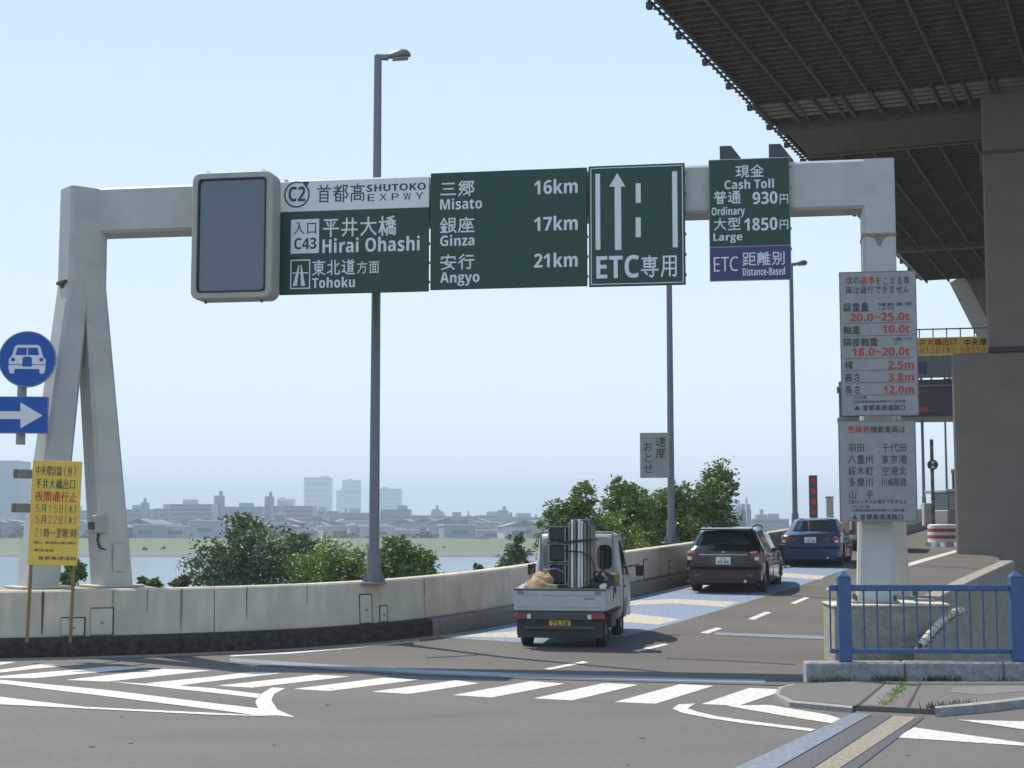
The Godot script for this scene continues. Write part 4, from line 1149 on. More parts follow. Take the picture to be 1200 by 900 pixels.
	for e in [[a, Vector2(b.x, a.y)], [Vector2(b.x, a.y), b], [b, Vector2(a.x, b.y)], [Vector2(a.x, b.y), a], [a + Vector2(0.03, 0.24), Vector2(b.x - 0.03, a.y + 0.24)]]:
		add_stroke(st, e[0], e[1], 0.009, 0.003 + 0.0001 * kk)
		kk += 1
	part(s, "motorway_mark", done(st), W)
	for e in [[0.03, 0.09, 0.11, 0.125], [0.16, 0.22, 0.145, 0.18]]:
		write_shape(s, "motorway_mark", [Vector2(ic[0] + e[0], ic[1] + 0.04), Vector2(ic[0] + e[0] + 0.07, ic[1] + 0.04), Vector2(ic[0] + e[2] + 0.035 - 0.01, ic[1] + 0.36), Vector2(ic[0] + e[2] + 0.01, ic[1] + 0.36)], W, 0.0042)
	write_strokes(s, "東北道", -8.423, 5.726, -7.745, 5.971, W, 0.003, 0.10)
	write_strokes(s, "方面", -7.718, 5.738, -7.355, 5.929, W, 0.003, 0.09)
	write_latin(s, "Tohoku", -8.42, 5.534, -7.743, 5.687, W)
	# distance sign
	q = [-6.565, 5.459, -4.167, 7.26]
	s = sign_board("wide green overhead sign listing three places with distances in km", q[0], q[1], q[2], q[3])
	panel_box(s, "green_panel", q[0], q[1], q[2], q[3], 0.04, M.sign_green)
	for row in [["三郷", "Misato", "16km", [-6.415, 6.888, -5.885, 7.125], [-6.414, 6.688, -5.766, 6.846], [-4.967, 6.874, -4.306, 7.082]], ["銀座", "Ginza", "17km", [-6.412, 6.323, -5.884, 6.559], [-6.411, 6.126, -5.883, 6.283], [-4.968, 6.314, -4.308, 6.522]], ["安行", "Angyo", "21km", [-6.41, 5.76, -5.882, 5.995], [-6.409, 5.563, -5.803, 5.719], [-4.969, 5.757, -4.311, 5.964]]]:
		var r: Array = row[3]
		write_strokes(s, row[0], r[0], r[1], r[2], r[3], W, 0.003, 0.10)
		r = row[4]
		write_latin(s, row[1], r[0], r[1], r[2], r[3], W)
		r = row[5]
		write_latin(s, row[2], r[0], r[1], r[2], r[3], W)
	# lane sign
	q = [-4.141, 5.442, -2.706, 7.27]
	s = sign_board("green lane sign with a white arrow and the letters ETC", q[0], q[1], q[2], q[3])
	panel_box(s, "green_panel", q[0], q[1], q[2], q[3], 0.04, M.sign_green, 0.012)
	for e in [bar4(q[0] + 0.03, q[1] + 0.03, q[2] - 0.03, q[1] + 0.042), bar4(q[0] + 0.03, q[3] - 0.042, q[2] - 0.03, q[3] - 0.03), bar4(q[0] + 0.03, q[1] + 0.044, q[0] + 0.042, q[3] - 0.044), bar4(q[2] - 0.042, q[1] + 0.044, q[2] - 0.03, q[3] - 0.044)]:
		write_shape(s, "border_line", e, W, 0.0145)
	for e in [bar4(-4.038, 5.997, -3.967, 7.15), bar4(-3.435, 6.688, -3.359, 6.985), bar4(-3.439, 6.172, -3.363, 6.468), bar4(-2.892, 6.002, -2.817, 7.145), bar4(-3.75, 5.989, -3.654, 7.009)]:
		write_shape(s, "lane_mark", e, W, 0.0145)
	write_shape(s, "arrow_head", [Vector2(-3.831, 6.949), Vector2(-3.588, 6.94), Vector2(-3.708, 7.152)], W, 0.0155)
	write_latin(s, "ETC", -4.029, 5.565, -3.393, 5.899, W, 0.0145)
	write_strokes(s, "専用", -3.367, 5.561, -2.812, 5.894, W, 0.0145, 0.10)
	# toll sign
	q = [-2.354, 5.482, -1.169, 7.302]
	s = sign_board("green toll sign with two cash prices above a purple band", q[0], q[1], q[2], q[3])
	var mid := [-2.351, 5.989, -1.165, 7.302]
	panel_box(s, "frame", q[0], q[1], q[2], q[3], 0.04, M.sign_panel, -0.004)
	panel_box(s, "green_panel", q[0] + 0.012, mid[1] + 0.01, q[2] - 0.012, q[3] - 0.012, 0.02, M.sign_green, 0.004, 0.002)
	panel_box(s, "purple_panel", q[0] + 0.012, q[1] + 0.012, q[2] - 0.012, mid[1] - 0.01, 0.02, M.sign_purple, 0.004, 0.002)
	write_strokes(s, "現金", -1.958, 7.014, -1.547, 7.199, W, 0.0065, 0.10)
	write_latin(s, "Cash Toll", -2.122, 6.848, -1.402, 6.976, W, 0.0065)
	write_strokes(s, "普通", -2.281, 6.629, -1.888, 6.821, W, 0.0065, 0.10)
	write_latin(s, "930", -1.714, 6.61, -1.355, 6.789, W, 0.0065)
	write_strokes(s, "円", -1.331, 6.601, -1.189, 6.753, W, 0.0065, 0.10)
	write_latin(s, "Ordinary", -2.315, 6.463, -1.829, 6.578, W, 0.0065)
	write_strokes(s, "大型", -2.286, 6.234, -1.893, 6.425, W, 0.0065, 0.10)
	write_latin(s, "1850", -1.844, 6.219, -1.361, 6.403, W, 0.0065)
	write_strokes(s, "円", -1.337, 6.221, -1.195, 6.373, W, 0.0065, 0.10)
	write_latin(s, "Large", -2.294, 6.081, -1.871, 6.189, W, 0.0065)
	write_latin(s, "ETC", -2.293, 5.624, -1.938, 5.84, W, 0.0065, 400)
	write_strokes(s, "距離別", -1.869, 5.698, -1.258, 5.9, W, 0.0065, 0.09)
	write_latin(s, "Distance-Based", -1.872, 5.553, -1.261, 5.66, W, 0.0065)
	for x: float in [Vector2(-2.191, 7.454).x, Vector2(-1.468, 7.425).x]:
		part(s, "stay_bracket", prism([Vector2(0, 0), Vector2(0, 0.26), Vector2(0.17, 0.26), Vector2(0.36, 0.0)], 0.12), M.dark_steel, Vector3(x - s.get_meta("ox"), q[3] - s.get_meta("oy") - 0.02, -0.16))

func build_column_signs() -> void:
	var K: Material = M.ink_black
	var Rd: Material = M.ink_red
	var q := [-0.479, 3.447, 0.58, 5.499]
	var s := sign_thing("weight_limit_sign", "tall grey sign of weight and size limits with red numbers", Vector3(5.139, 0, -21.6), -0.165, (q[0] + q[2]) / 2, q[1])
	panel_box(s, "panel", q[0], q[1], q[2], q[3], 0.035, M.sign_panel)
	for f: float in [0.15, 0.85]:
		panel_box(s, "clamp", q[0] + 0.2, lerp(q[1], q[3], f) - 0.04, q[2] - 0.2, lerp(q[1], q[3], f) + 0.04, 0.05, M.steel, -0.04)
	for e in [[q[0] - 0.003, q[1] - 0.003, q[0] + 0.012, q[3] + 0.003], [q[2] - 0.012, q[1] - 0.003, q[2] + 0.003, q[3] + 0.003]]:
		panel_box(s, "edge_trim", e[0], e[1], e[2], e[3], 0.041, M.pole_grey, 0.003, 0.002)
	for e in [[q[0] + 0.013, q[1] - 0.003, q[2] - 0.013, q[1] + 0.012], [q[0] + 0.013, q[3] - 0.012, q[2] - 0.013, q[3] + 0.003]]:
		panel_box(s, "edge_trim", e[0], e[1], e[2], e[3], 0.041, M.pole_grey, 0.003, 0.002)
	write_strokes(s, "次の", -0.391, 5.319, -0.189, 5.436, K, 0.003, 0.11)
	write_strokes(s, "基準", -0.183, 5.314, 0.012, 5.43, Rd, 0.003, 0.11)
	write_strokes(s, "をこえる車", 0.018, 5.305, 0.495, 5.421, K, 0.003, 0.11)
	write_strokes(s, "両は通行できません", -0.393, 5.182, 0.492, 5.292, K, 0.003, 0.11)
	write_strokes(s, "総重量", -0.428, 4.932, -0.078, 5.055, K, 0.003, 0.12)
	write_strokes(s, "積載車両", 0.052, 4.999, 0.523, 5.048, K, 0.003, 0.12)
	write_strokes(s, "は行", 0.051, 4.941, 0.275, 4.984, K, 0.003, 0.12)
	write_latin(s, "20.0~25.0t", -0.341, 4.791, 0.483, 4.901, Rd)
	write_strokes(s, "軸重", -0.434, 4.61, -0.203, 4.726, K, 0.003, 0.12)
	write_latin(s, "10.0t", 0.104, 4.616, 0.48, 4.725, Rd)
	write_strokes(s, "隣接軸重", -0.437, 4.437, 0.035, 4.553, K, 0.003, 0.12)
	write_strokes(s, "通行", 0.242, 4.505, 0.523, 4.547, K, 0.003, 0.12)
	write_strokes(s, "は", 0.241, 4.447, 0.311, 4.489, K, 0.003, 0.12)
	write_latin(s, "18.0~20.0t", -0.321, 4.293, 0.472, 4.408, Rd)
	write_strokes(s, "幅", -0.426, 4.112, -0.313, 4.221, K, 0.003, 0.12)
	write_latin(s, "2.5m", 0.175, 4.106, 0.526, 4.215, Rd)
	write_strokes(s, "高さ", -0.429, 3.935, -0.205, 4.05, K, 0.003, 0.12)
	write_latin(s, "3.8m", 0.172, 3.931, 0.522, 4.04, Rd)
	write_strokes(s, "長さ", -0.432, 3.759, -0.208, 3.874, K, 0.003, 0.12)
	write_latin(s, "12.0m", 0.098, 3.757, 0.518, 3.865, Rd)
	for y: float in [Vector2(0.059, 4.761).y, Vector2(0.055, 4.578).y, Vector2(0.048, 4.257).y, Vector2(0.045, 4.087).y, Vector2(0.041, 3.912).y, Vector2(0.037, 3.736).y]:
		write_shape(s, "rule_line", bar4(q[0] + 0.05, y, q[2] - 0.05, y + 0.006), K)
	write_strokes(s, "行方高", -0.316, 3.685, -0.128, 3.722, K, 0.003, 0.12)
	write_strokes(s, "日高速道路金物両車代止面用通", -0.317, 3.628, 0.398, 3.664, K, 0.003, 0.12)
	write_shape(s, "triangle_mark", [Vector2(-0.308, 3.529), Vector2(-0.226, 3.528), Vector2(-0.265, 3.601)], M.ink_green)
	write_strokes(s, "首都高速道路口", -0.19, 3.518, 0.396, 3.597, K, 0.003, 0.13)
	# hazardous goods sign below it
	q = [-0.531, 1.962, 0.527, 3.375]
	s = sign_thing("hazard_goods_sign", "shorter grey sign of tunnel names below the weight limits", Vector3(5.139, 0, -21.6), -0.165, (q[0] + q[2]) / 2, q[1])
	panel_box(s, "panel", q[0], q[1], q[2], q[3], 0.035, M.sign_panel)
	for f: float in [0.15, 0.85]:
		panel_box(s, "clamp", q[0] + 0.2, lerp(q[1], q[3], f) - 0.04, q[2] - 0.2, lerp(q[1], q[3], f) + 0.04, 0.05, M.steel, -0.04)
	for e in [[q[0] - 0.003, q[1] - 0.003, q[0] + 0.012, q[3] + 0.003], [q[2] - 0.012, q[1] - 0.003, q[2] + 0.003, q[3] + 0.003], [q[0] + 0.013, q[1] - 0.003, q[2] - 0.013, q[1] + 0.012], [q[0] + 0.013, q[3] - 0.012, q[2] - 0.013, q[3] + 0.003]]:
		panel_box(s, "edge_trim", e[0], e[1], e[2], e[3], 0.041, M.pole_grey, 0.003, 0.002)
	write_strokes(s, "危険物", -0.396, 3.203, -0.102, 3.305, Rd, 0.003, 0.12)
	write_strokes(s, "積載車両は", -0.09, 3.199, 0.389, 3.301, K, 0.003, 0.12)
	for row in [["羽田", [-0.401, 2.932, -0.177, 3.059]], ["千代田", [0.057, 2.928, 0.401, 3.054]], ["八重州", [-0.404, 2.77, -0.058, 2.896]], ["東京港", [0.053, 2.767, 0.397, 2.892]], ["桜木町", [-0.407, 2.608, -0.061, 2.734]], ["空港北", [0.05, 2.605, 0.394, 2.731]], ["多摩川", [-0.41, 2.452, -0.064, 2.578]], ["川崎航路", [0.047, 2.45, 0.39, 2.576]], ["山", [-0.408, 2.279, -0.296, 2.398]], ["手", [-0.173, 2.278, -0.062, 2.398]]]:
		var r: Array = row[1]
		write_strokes(s, row[0], r[0], r[1], r[2], r[3], K, 0.003, 0.10)
	write_strokes(s, "上記トンネルは通行できません", -0.427, 2.212, 0.39, 2.266, K, 0.003, 0.11)
	write_strokes(s, "行方高", -0.37, 2.153, -0.112, 2.183, K, 0.003, 0.12)
	write_strokes(s, "日高速道路金物両車代止面用通", -0.371, 2.099, 0.352, 2.135, K, 0.003, 0.12)
	write_shape(s, "triangle_mark", [Vector2(-0.367, 1.992), Vector2(-0.291, 1.992), Vector2(-0.328, 2.063)], K)
	write_strokes(s, "首都高速道路口", -0.255, 1.986, 0.339, 2.063, K, 0.003, 0.13)

func build_left_signs() -> void:
	var W: Material = M.sign_white
	# yellow notice on two stakes against the wall
	var q := [-0.335, 1.346, 0.342, 2.816]
	var s := sign_thing("yellow_notice", "yellow notice of night closures on two wooden stakes before the wall", Vector3(-6.499, 0, -21.75), 0.14, (q[0] + q[2]) / 2, 0.27)
	s.rotation.z = -0.025
	panel_box(s, "board", q[0], q[1], q[2], q[3], 0.02, M.sign_yellow, 0.0, 0.003)
	for x: float in [q[0] + 0.045, q[2] - 0.045]:
		panel_box(s, "stake", x - 0.022, 0.27, x + 0.022, q[3] + 0.0, 0.035, M.wood, -0.021)
	for y: float in [Vector2(-0.484, 2.621).y, Vector2(-0.47, 2.141).y]:
		panel_box(s, "cross_bar", q[0] - 0.22, y - 0.065, q[0] + 0.3, y + 0.065, 0.03, M.panel_dirty, -0.06)
		panel_box(s, "cross_bar_end", q[0] - 0.27, y - 0.065, q[0] - 0.222, y + 0.065, 0.04, M.wood, -0.055)
	for row in [["中央環状線(外)", [-0.287, 2.599, 0.286, 2.744], "ink_black"], ["平井大橋出口", [-0.282, 2.418, 0.267, 2.563], "ink_black"], ["夜間通行止", [-0.278, 2.238, 0.295, 2.382], "ink_red"], ["5", [-0.273, 2.082, -0.203, 2.202], "ink_red"], ["月", [-0.192, 2.082, -0.11, 2.202], "ink_black"], ["15", [-0.098, 2.082, 0.042, 2.202], "ink_red"], ["日(木)", [0.053, 2.082, 0.311, 2.202], "ink_black"], ["5", [-0.269, 1.926, -0.199, 2.046], "ink_red"], ["月", [-0.187, 1.926, -0.106, 2.046], "ink_black"], ["22", [-0.094, 1.926, 0.046, 2.046], "ink_red"], ["日(木)", [0.057, 1.926, 0.315, 2.046], "ink_black"], ["21", [-0.264, 1.735, -0.147, 1.866], "ink_red"], ["時〜翌朝", [-0.136, 1.734, 0.191, 1.866], "ink_black"], ["5", [0.191, 1.734, 0.237, 1.866], "ink_red"], ["時", [0.237, 1.734, 0.319, 1.866], "ink_black"], ["通行止、通行車両は方面の道路を", [-0.26, 1.645, 0.311, 1.681], "ink_black"], ["高速道路", [-0.257, 1.538, 0.01, 1.573], "ink_black"], ["首都高速道路", [-0.196, 1.424, 0.328, 1.471], "ink_black"]]:
		var r: Array = row[1]
		write_strokes(s, row[0], r[0], r[1], r[2], r[3], M[row[2]], 0.003, 0.115)
	# round blue sign with a white car and the blue arrow plate below it, on one bent pole out at the left
	var p: Vector2 = Vector2(-0.068, 4.41)
	s = sign_thing("round_car_sign", "round blue sign with a white car symbol above arrow plate", Vector3(-7.276, 0, -23.15), 0.07, p.x, p.y - 0.31 * 1.406)
	s.scale = Vector3(1.406, 1.406, 1.2)
	part(s, "disc", prism(circle(Vector2(0, 0.31), 0.305, 48), 0.02), M.sign_blue, Vector3.ZERO)
	var rim := begin()
	var cr := circle(Vector2(0, 0.31), 0.298, 48)
	for i in 48:
		add_stroke(rim, cr[i], cr[(i + 1) % 48], 0.0045, 0.002 + 0.0001 * (i % 5))
	part(s, "rim_line", done(rim), M.sign_panel)
	var o := p + Vector2(0, 0.31 - 0.31 * 1.406)
	write_shape(s, "car_symbol", [o + Vector2(-0.195, -0.10), o + Vector2(-0.195, 0.0), o + Vector2(-0.165, 0.03), o + Vector2(-0.135, 0.135), o + Vector2(-0.11, 0.155), o + Vector2(0.11, 0.155), o + Vector2(0.135, 0.135), o + Vector2(0.165, 0.03), o + Vector2(0.195, 0.0), o + Vector2(0.195, -0.10), o + Vector2(0.18, -0.155), o + Vector2(0.135, -0.155), o + Vector2(0.13, -0.105), o + Vector2(-0.13, -0.105), o + Vector2(-0.135, -0.155), o + Vector2(-0.18, -0.155)], W)
	write_shape(s, "windscreen_symbol", [o + Vector2(-0.125, 0.045), o + Vector2(-0.105, 0.125), o + Vector2(-0.006, 0.125), o + Vector2(-0.006, 0.045)], M.sign_blue, 0.0055)
	write_shape(s, "windscreen_symbol", [o + Vector2(0.006, 0.045), o + Vector2(0.006, 0.125), o + Vector2(0.105, 0.125), o + Vector2(0.125, 0.045)], M.sign_blue, 0.0055)
	write_shape(s, "grille_symbol", [o + Vector2(-0.05, -0.08), o + Vector2(-0.05, 0.01), o + Vector2(-0.03, 0.028), o + Vector2(0.03, 0.028), o + Vector2(0.05, 0.01), o + Vector2(0.05, -0.08)], M.sign_blue, 0.0055)
	for e: float in [-0.15, 0.15]:
		write_shape(s, "headlamp_symbol", circle(o + Vector2(e, -0.005), 0.022, 14), M.sign_blue, 0.0055)
	write_shape(s, "bumper_symbol", bar4(o.x - 0.195, o.y - 0.062, o.x + 0.195, o.y - 0.055), M.sign_blue, 0.0065)
	var r4 := [-0.801, 3.283, 0.265, 3.844]
	s = sign_thing("arrow_plate", "blue rectangular plate with a white arrow pointing right", Vector3(-7.276, 0, -23.15), 0.07, (r4[0] + r4[2]) / 2, r4[1])
	panel_box(s, "plate", r4[0], r4[1], r4[2], r4[3], 0.02, M.sign_blue, 0.0, 0.003)
	for e in [bar4(r4[0] + 0.008, r4[1] + 0.006, r4[2] - 0.008, r4[1] + 0.012), bar4(r4[0] + 0.008, r4[3] - 0.012, r4[2] - 0.008, r4[3] - 0.006), bar4(r4[2] - 0.014, r4[1] + 0.014, r4[2] - 0.008, r4[3] - 0.014)]:
		write_shape(s, "border_line", e, M.sign_panel)
	write_shape(s, "arrow", [Vector2(-0.702, 3.616), Vector2(-0.147, 3.619), Vector2(-0.151, 3.754), Vector2(0.183, 3.556), Vector2(-0.14, 3.36), Vector2(-0.144, 3.502), Vector2(-0.699, 3.5)], W, 0.003)
	# stub pipes and straps that hold both to the gantry leg
	var pole := thing("sign_bracket", "short grey pipe holding round car sign and arrow plate to the leg", "bracket", Vector3(-7.46, 3.124, -23.3))
	part(pole, "pipe", cyl(0.07, 0.07, 1.7, 14), M.sign_panel, Vector3(0, 0.85, 0))
	for y: float in [0.45, 1.35]:
		part(pole, "strap", box(0.2, 0.06, 0.18, 0.008), M.steel, Vector3(0, y, -0.02))
		part(pole, "arm", box(0.06, 0.06, 0.5, 0.008), M.steel, Vector3(0.05, y, -0.3), Vector3(0, -0.5, 0))
	# speed warning on a lamp post
	q = [-0.328, 2.99, 0.363, 4.055]
	s = sign_thing("slow_down_sign", "small white sign with green upright writing on the lamp post", Vector3(3.345, 0, -36.2), -0.14, (q[0] + q[2]) / 2, q[1])
	panel_box(s, "panel", q[0], q[1], q[2], q[3], 0.03, M.sign_panel)
	panel_box(s, "clamp", q[2] - 0.1, q[3] - 0.2, q[2] + 0.04, q[3] - 0.14, 0.06, M.steel, -0.033)
	panel_box(s, "clamp", q[2] - 0.1, q[1] + 0.14, q[2] + 0.04, q[1] + 0.2, 0.06, M.steel, -0.033)
	write_strokes(s, "速度", 0.045, 3.431, 0.275, 3.954, M.ink_green, 0.003, 0.10, true)
	write_strokes(s, "おとせ", -0.258, 3.071, -0.018, 3.835, M.ink_green, 0.003, 0.10, true)

# ---------------------------------------------------------------- lamps, viaduct, fence
func lamp_post(foot: Vector3, tall: float, label: String) -> void:
	var t := thing("street_lamp", label, "street lamp", foot, 0.12, "street lamps along the ramp wall")
	part(t, "pole", cyl(0.085, 0.062, tall - 0.55, 16), M.pole_grey, Vector3(0, 0.55 + (tall - 0.55) / 2, 0))
	part(t, "base_box", cyl(0.12, 0.11, 0.55, 16), M.pole_grey, Vector3(0, 0.275, 0))
	part(t, "foot_plate", box(0.42, 0.03, 0.36, 0.005), M.steel, Vector3(0, 0.015, 0))
	for q in [[0.13, 0.0], [-0.13, 0.0], [0.0, 0.12]]:
		part(t, "rib", prism([Vector2(0, 0), Vector2(0.09, 0), Vector2(0, 0.24)], 0.012), M.pole_grey, Vector3(q[0] * 0.8, 0.03, q[1] * 0.8), Vector3(0, 0.0 if q[0] > 0 else (PI if q[0] < 0 else -PI / 2), 0))
	part(t, "stub_arm", box(0.24, 0.09, 0.1, 0.02), M.pole_grey, Vector3(0.06, tall + 0.02, 0))
	var rings := []
	for e in [[0.12, 0.045, 0.05, 0.0], [0.2, 0.06, 0.06, 0.005], [0.28, 0.10, 0.09, 0.03], [0.38, 0.13, 0.105, 0.06], [0.46, 0.12, 0.09, 0.075], [0.52, 0.08, 0.05, 0.07], [0.54, 0.03, 0.02, 0.06]]:
		var ring := []
		for k in 14:
			var a := TAU * k / 14.0
			ring.append(Vector3(e[0], tall + 0.03 + e[3] * 0.6 + sin(a) * e[2] * (1.0 if sin(a) > 0 else 0.5), cos(a) * e[1]))
		rings.append(ring)
	part(t, "lamp_head", loft(rings), M.pole_grey)
	part(t, "lamp_glass", box(0.26, 0.02, 0.17, 0.008), M.sign_panel, Vector3(0.37, tall + 0.005, 0), Vector3(0, 0, 0.1))

func build_lamps() -> void:
	lamp_post(Vector3(-2.211, 0.971, -24.75), 8.6, "tall grey street lamp on the wall beside C2 sign")
	lamp_post(Vector3(3.782, 1.456, -36.6), 8.6, "grey street lamp carrying the small white slow down sign")
	lamp_post(Vector3(8.96, 1.681, -48.8), 8.5, "grey street lamp on the wall beyond the dark blue saloon")
	lamp_post(Vector3(22.202, 2.774, -83), 8.4, "far grey street lamp at the end of the ramp")
	lamp_post(Vector3(29.38, 3.212, -104), 8.4, "far grey street lamp beyond the toll booth")

func build_viaduct() -> void:
	var dir := deg_to_rad(-22.7)
	var v := thing("viaduct", "dark ribbed steel underside of the elevated expressway overhead", "viaduct", Vector3(4.41, 16.95, -44.1), dir)
	# local: -z runs along the deck, +x to its right; underside at y = 0
	var near := 16.0
	var far := -55.0
	var wide := 24.0
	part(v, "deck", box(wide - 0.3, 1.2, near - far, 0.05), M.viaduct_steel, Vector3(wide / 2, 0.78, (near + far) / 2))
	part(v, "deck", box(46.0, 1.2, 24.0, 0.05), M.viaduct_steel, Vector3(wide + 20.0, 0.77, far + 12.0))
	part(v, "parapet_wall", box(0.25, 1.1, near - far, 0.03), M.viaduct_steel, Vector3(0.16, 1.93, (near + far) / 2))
	# longitudinal stringers
	for i in 18:
		var x := 0.25 + 1.32 * i
		var heavy := i == 8 or i == 16
		part(v, "stringer", box(0.32 if heavy else 0.09, 0.5 if heavy else 0.36, near - far, 0.01), M.viaduct_steel, Vector3(x, -0.06 if heavy else 0.005, (near + far) / 2))
		if heavy:
			part(v, "stringer", box(0.1, 0.3, near - far, 0.01), M.viaduct_steel, Vector3(x + 0.42, 0.04, (near + far) / 2))
	# cross ribs
	var rib := box(wide - 0.4, 0.26, 0.1, 0.01)
	var z := near - 0.3
	var k := 0
	while z > far + 0.2:
		if z > -16.6 or z < -18.0:
			part(v, "cross_rib", rib, M.viaduct_steel, Vector3(wide / 2, 0.055, z))
		z -= 0.52
		k += 1
	# pale soffit panels in the bay before the cross beam
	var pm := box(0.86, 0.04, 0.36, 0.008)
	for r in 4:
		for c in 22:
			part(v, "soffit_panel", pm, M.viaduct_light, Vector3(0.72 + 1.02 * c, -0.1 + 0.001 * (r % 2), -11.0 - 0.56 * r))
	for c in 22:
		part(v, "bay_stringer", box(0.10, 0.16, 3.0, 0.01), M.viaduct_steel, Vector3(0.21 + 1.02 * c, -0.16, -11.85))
	# cross beam and the lower walkway that hangs behind it
	part(v, "cross_beam", box(wide - 0.6, 0.9, 0.5, 0.03), M.viaduct_steel, Vector3(wide / 2, 0.02, -13.9))
	part(v, "cross_beam", box(wide - 0.8, 0.55, 0.3, 0.03), M.viaduct_steel, Vector3(wide / 2, -0.1, -18.4))
	part(v, "walkway", box(wide - 1.0, 0.06, 4.0, 0.01), M.viaduct_steel, Vector3(wide / 2, -0.28, -16.2))
	part(v, "cross_beam", box(wide - 0.6, 0.6, 0.5, 0.03), M.viaduct_steel, Vector3(wide / 2, -0.1, -42.0))
	# drip edge with its small brackets
	part(v, "edge_rail", box(0.06, 0.07, near - far, 0.008), M.dark_steel, Vector3(-0.10, 0.05, (near + far) / 2))
	var bz := near - 0.4
	var n := 0
	while bz > far:
		part(v, "edge_bracket", box(0.3, 0.06, 0.07, 0.006), M.dark_steel, Vector3(-0.06, 0.06, bz))
		if n % 6 == 0:
			part(v, "edge_knob", box(0.16, 0.2, 0.2, 0.01), M.dark_steel, Vector3(-0.19, 0.0, bz))
		bz -= 0.5
		n += 1
	# pier: broad lower block, narrower column above, dark band where they meet
	var p := thing("viaduct_pier", "broad grey concrete pier holding up the viaduct", "pier", Vector3(18.28, -2.7, -53.3), -0.3)
	part(p, "lower_block", box(6.2, 10.45, 3.4, 0.06), M.pier_concrete, Vector3(0.3, 5.2, 0))
	part(p, "band", box(6.3, 0.16, 3.5, 0.02), M.dark_steel, Vector3(1.55, 10.5, 0.02))
	part(p, "column", box(5.6, 9.4, 3.0, 0.06), M.pier_concrete, Vector3(1.2, 15.28, 0))
	part(p, "drain_box", box(0.22, 0.7, 0.22, 0.02), M.dark_steel, Vector3(0.28, 10.1, 1.72))
	part(p, "drain_pipe", tube([Vector3(0.28, 9.8, 1.74), Vector3(0.28, 2.0, 1.74)], 0.06), M.pier_concrete)
	part(p, "ledge", box(5.75, 0.1, 3.15, 0.02), M.viaduct_steel, Vector3(1.2, 17.4, 0))
	# pale flared head of the next pier
	var h := thing("flared_pier", "pale flared pier head under the far end of the viaduct", "pier", Vector3(30.383, 1.95, -95) * Vector3(1, 0, 1) + Vector3(0, -2.7, 0))
	part(h, "shaft", box(3.0, 15.6, 3.0, 0.05), M.concrete_old, Vector3(1.2, 7.8, 0))
	part(h, "flared_head", prism([Vector2(-0.3, 15.4), Vector2(2.7, 15.4), Vector2(4.6, 20.2), Vector2(-2.6, 20.2)], 3.2), M.concrete_old, Vector3(0, -0.4, 1.6))
	for e: float in [15.2, 16.4, 17.4]:
		part(h, "pipe_clamp", box(0.6, 0.14, 0.3, 0.02), M.dark_steel, Vector3(-0.7, e, 1.7))
	part(h, "drain_pipe", tube([Vector3(-0.9, 18.4, 1.75), Vector3(-0.9, 13.6, 1.75)], 0.11), M.dark_steel)

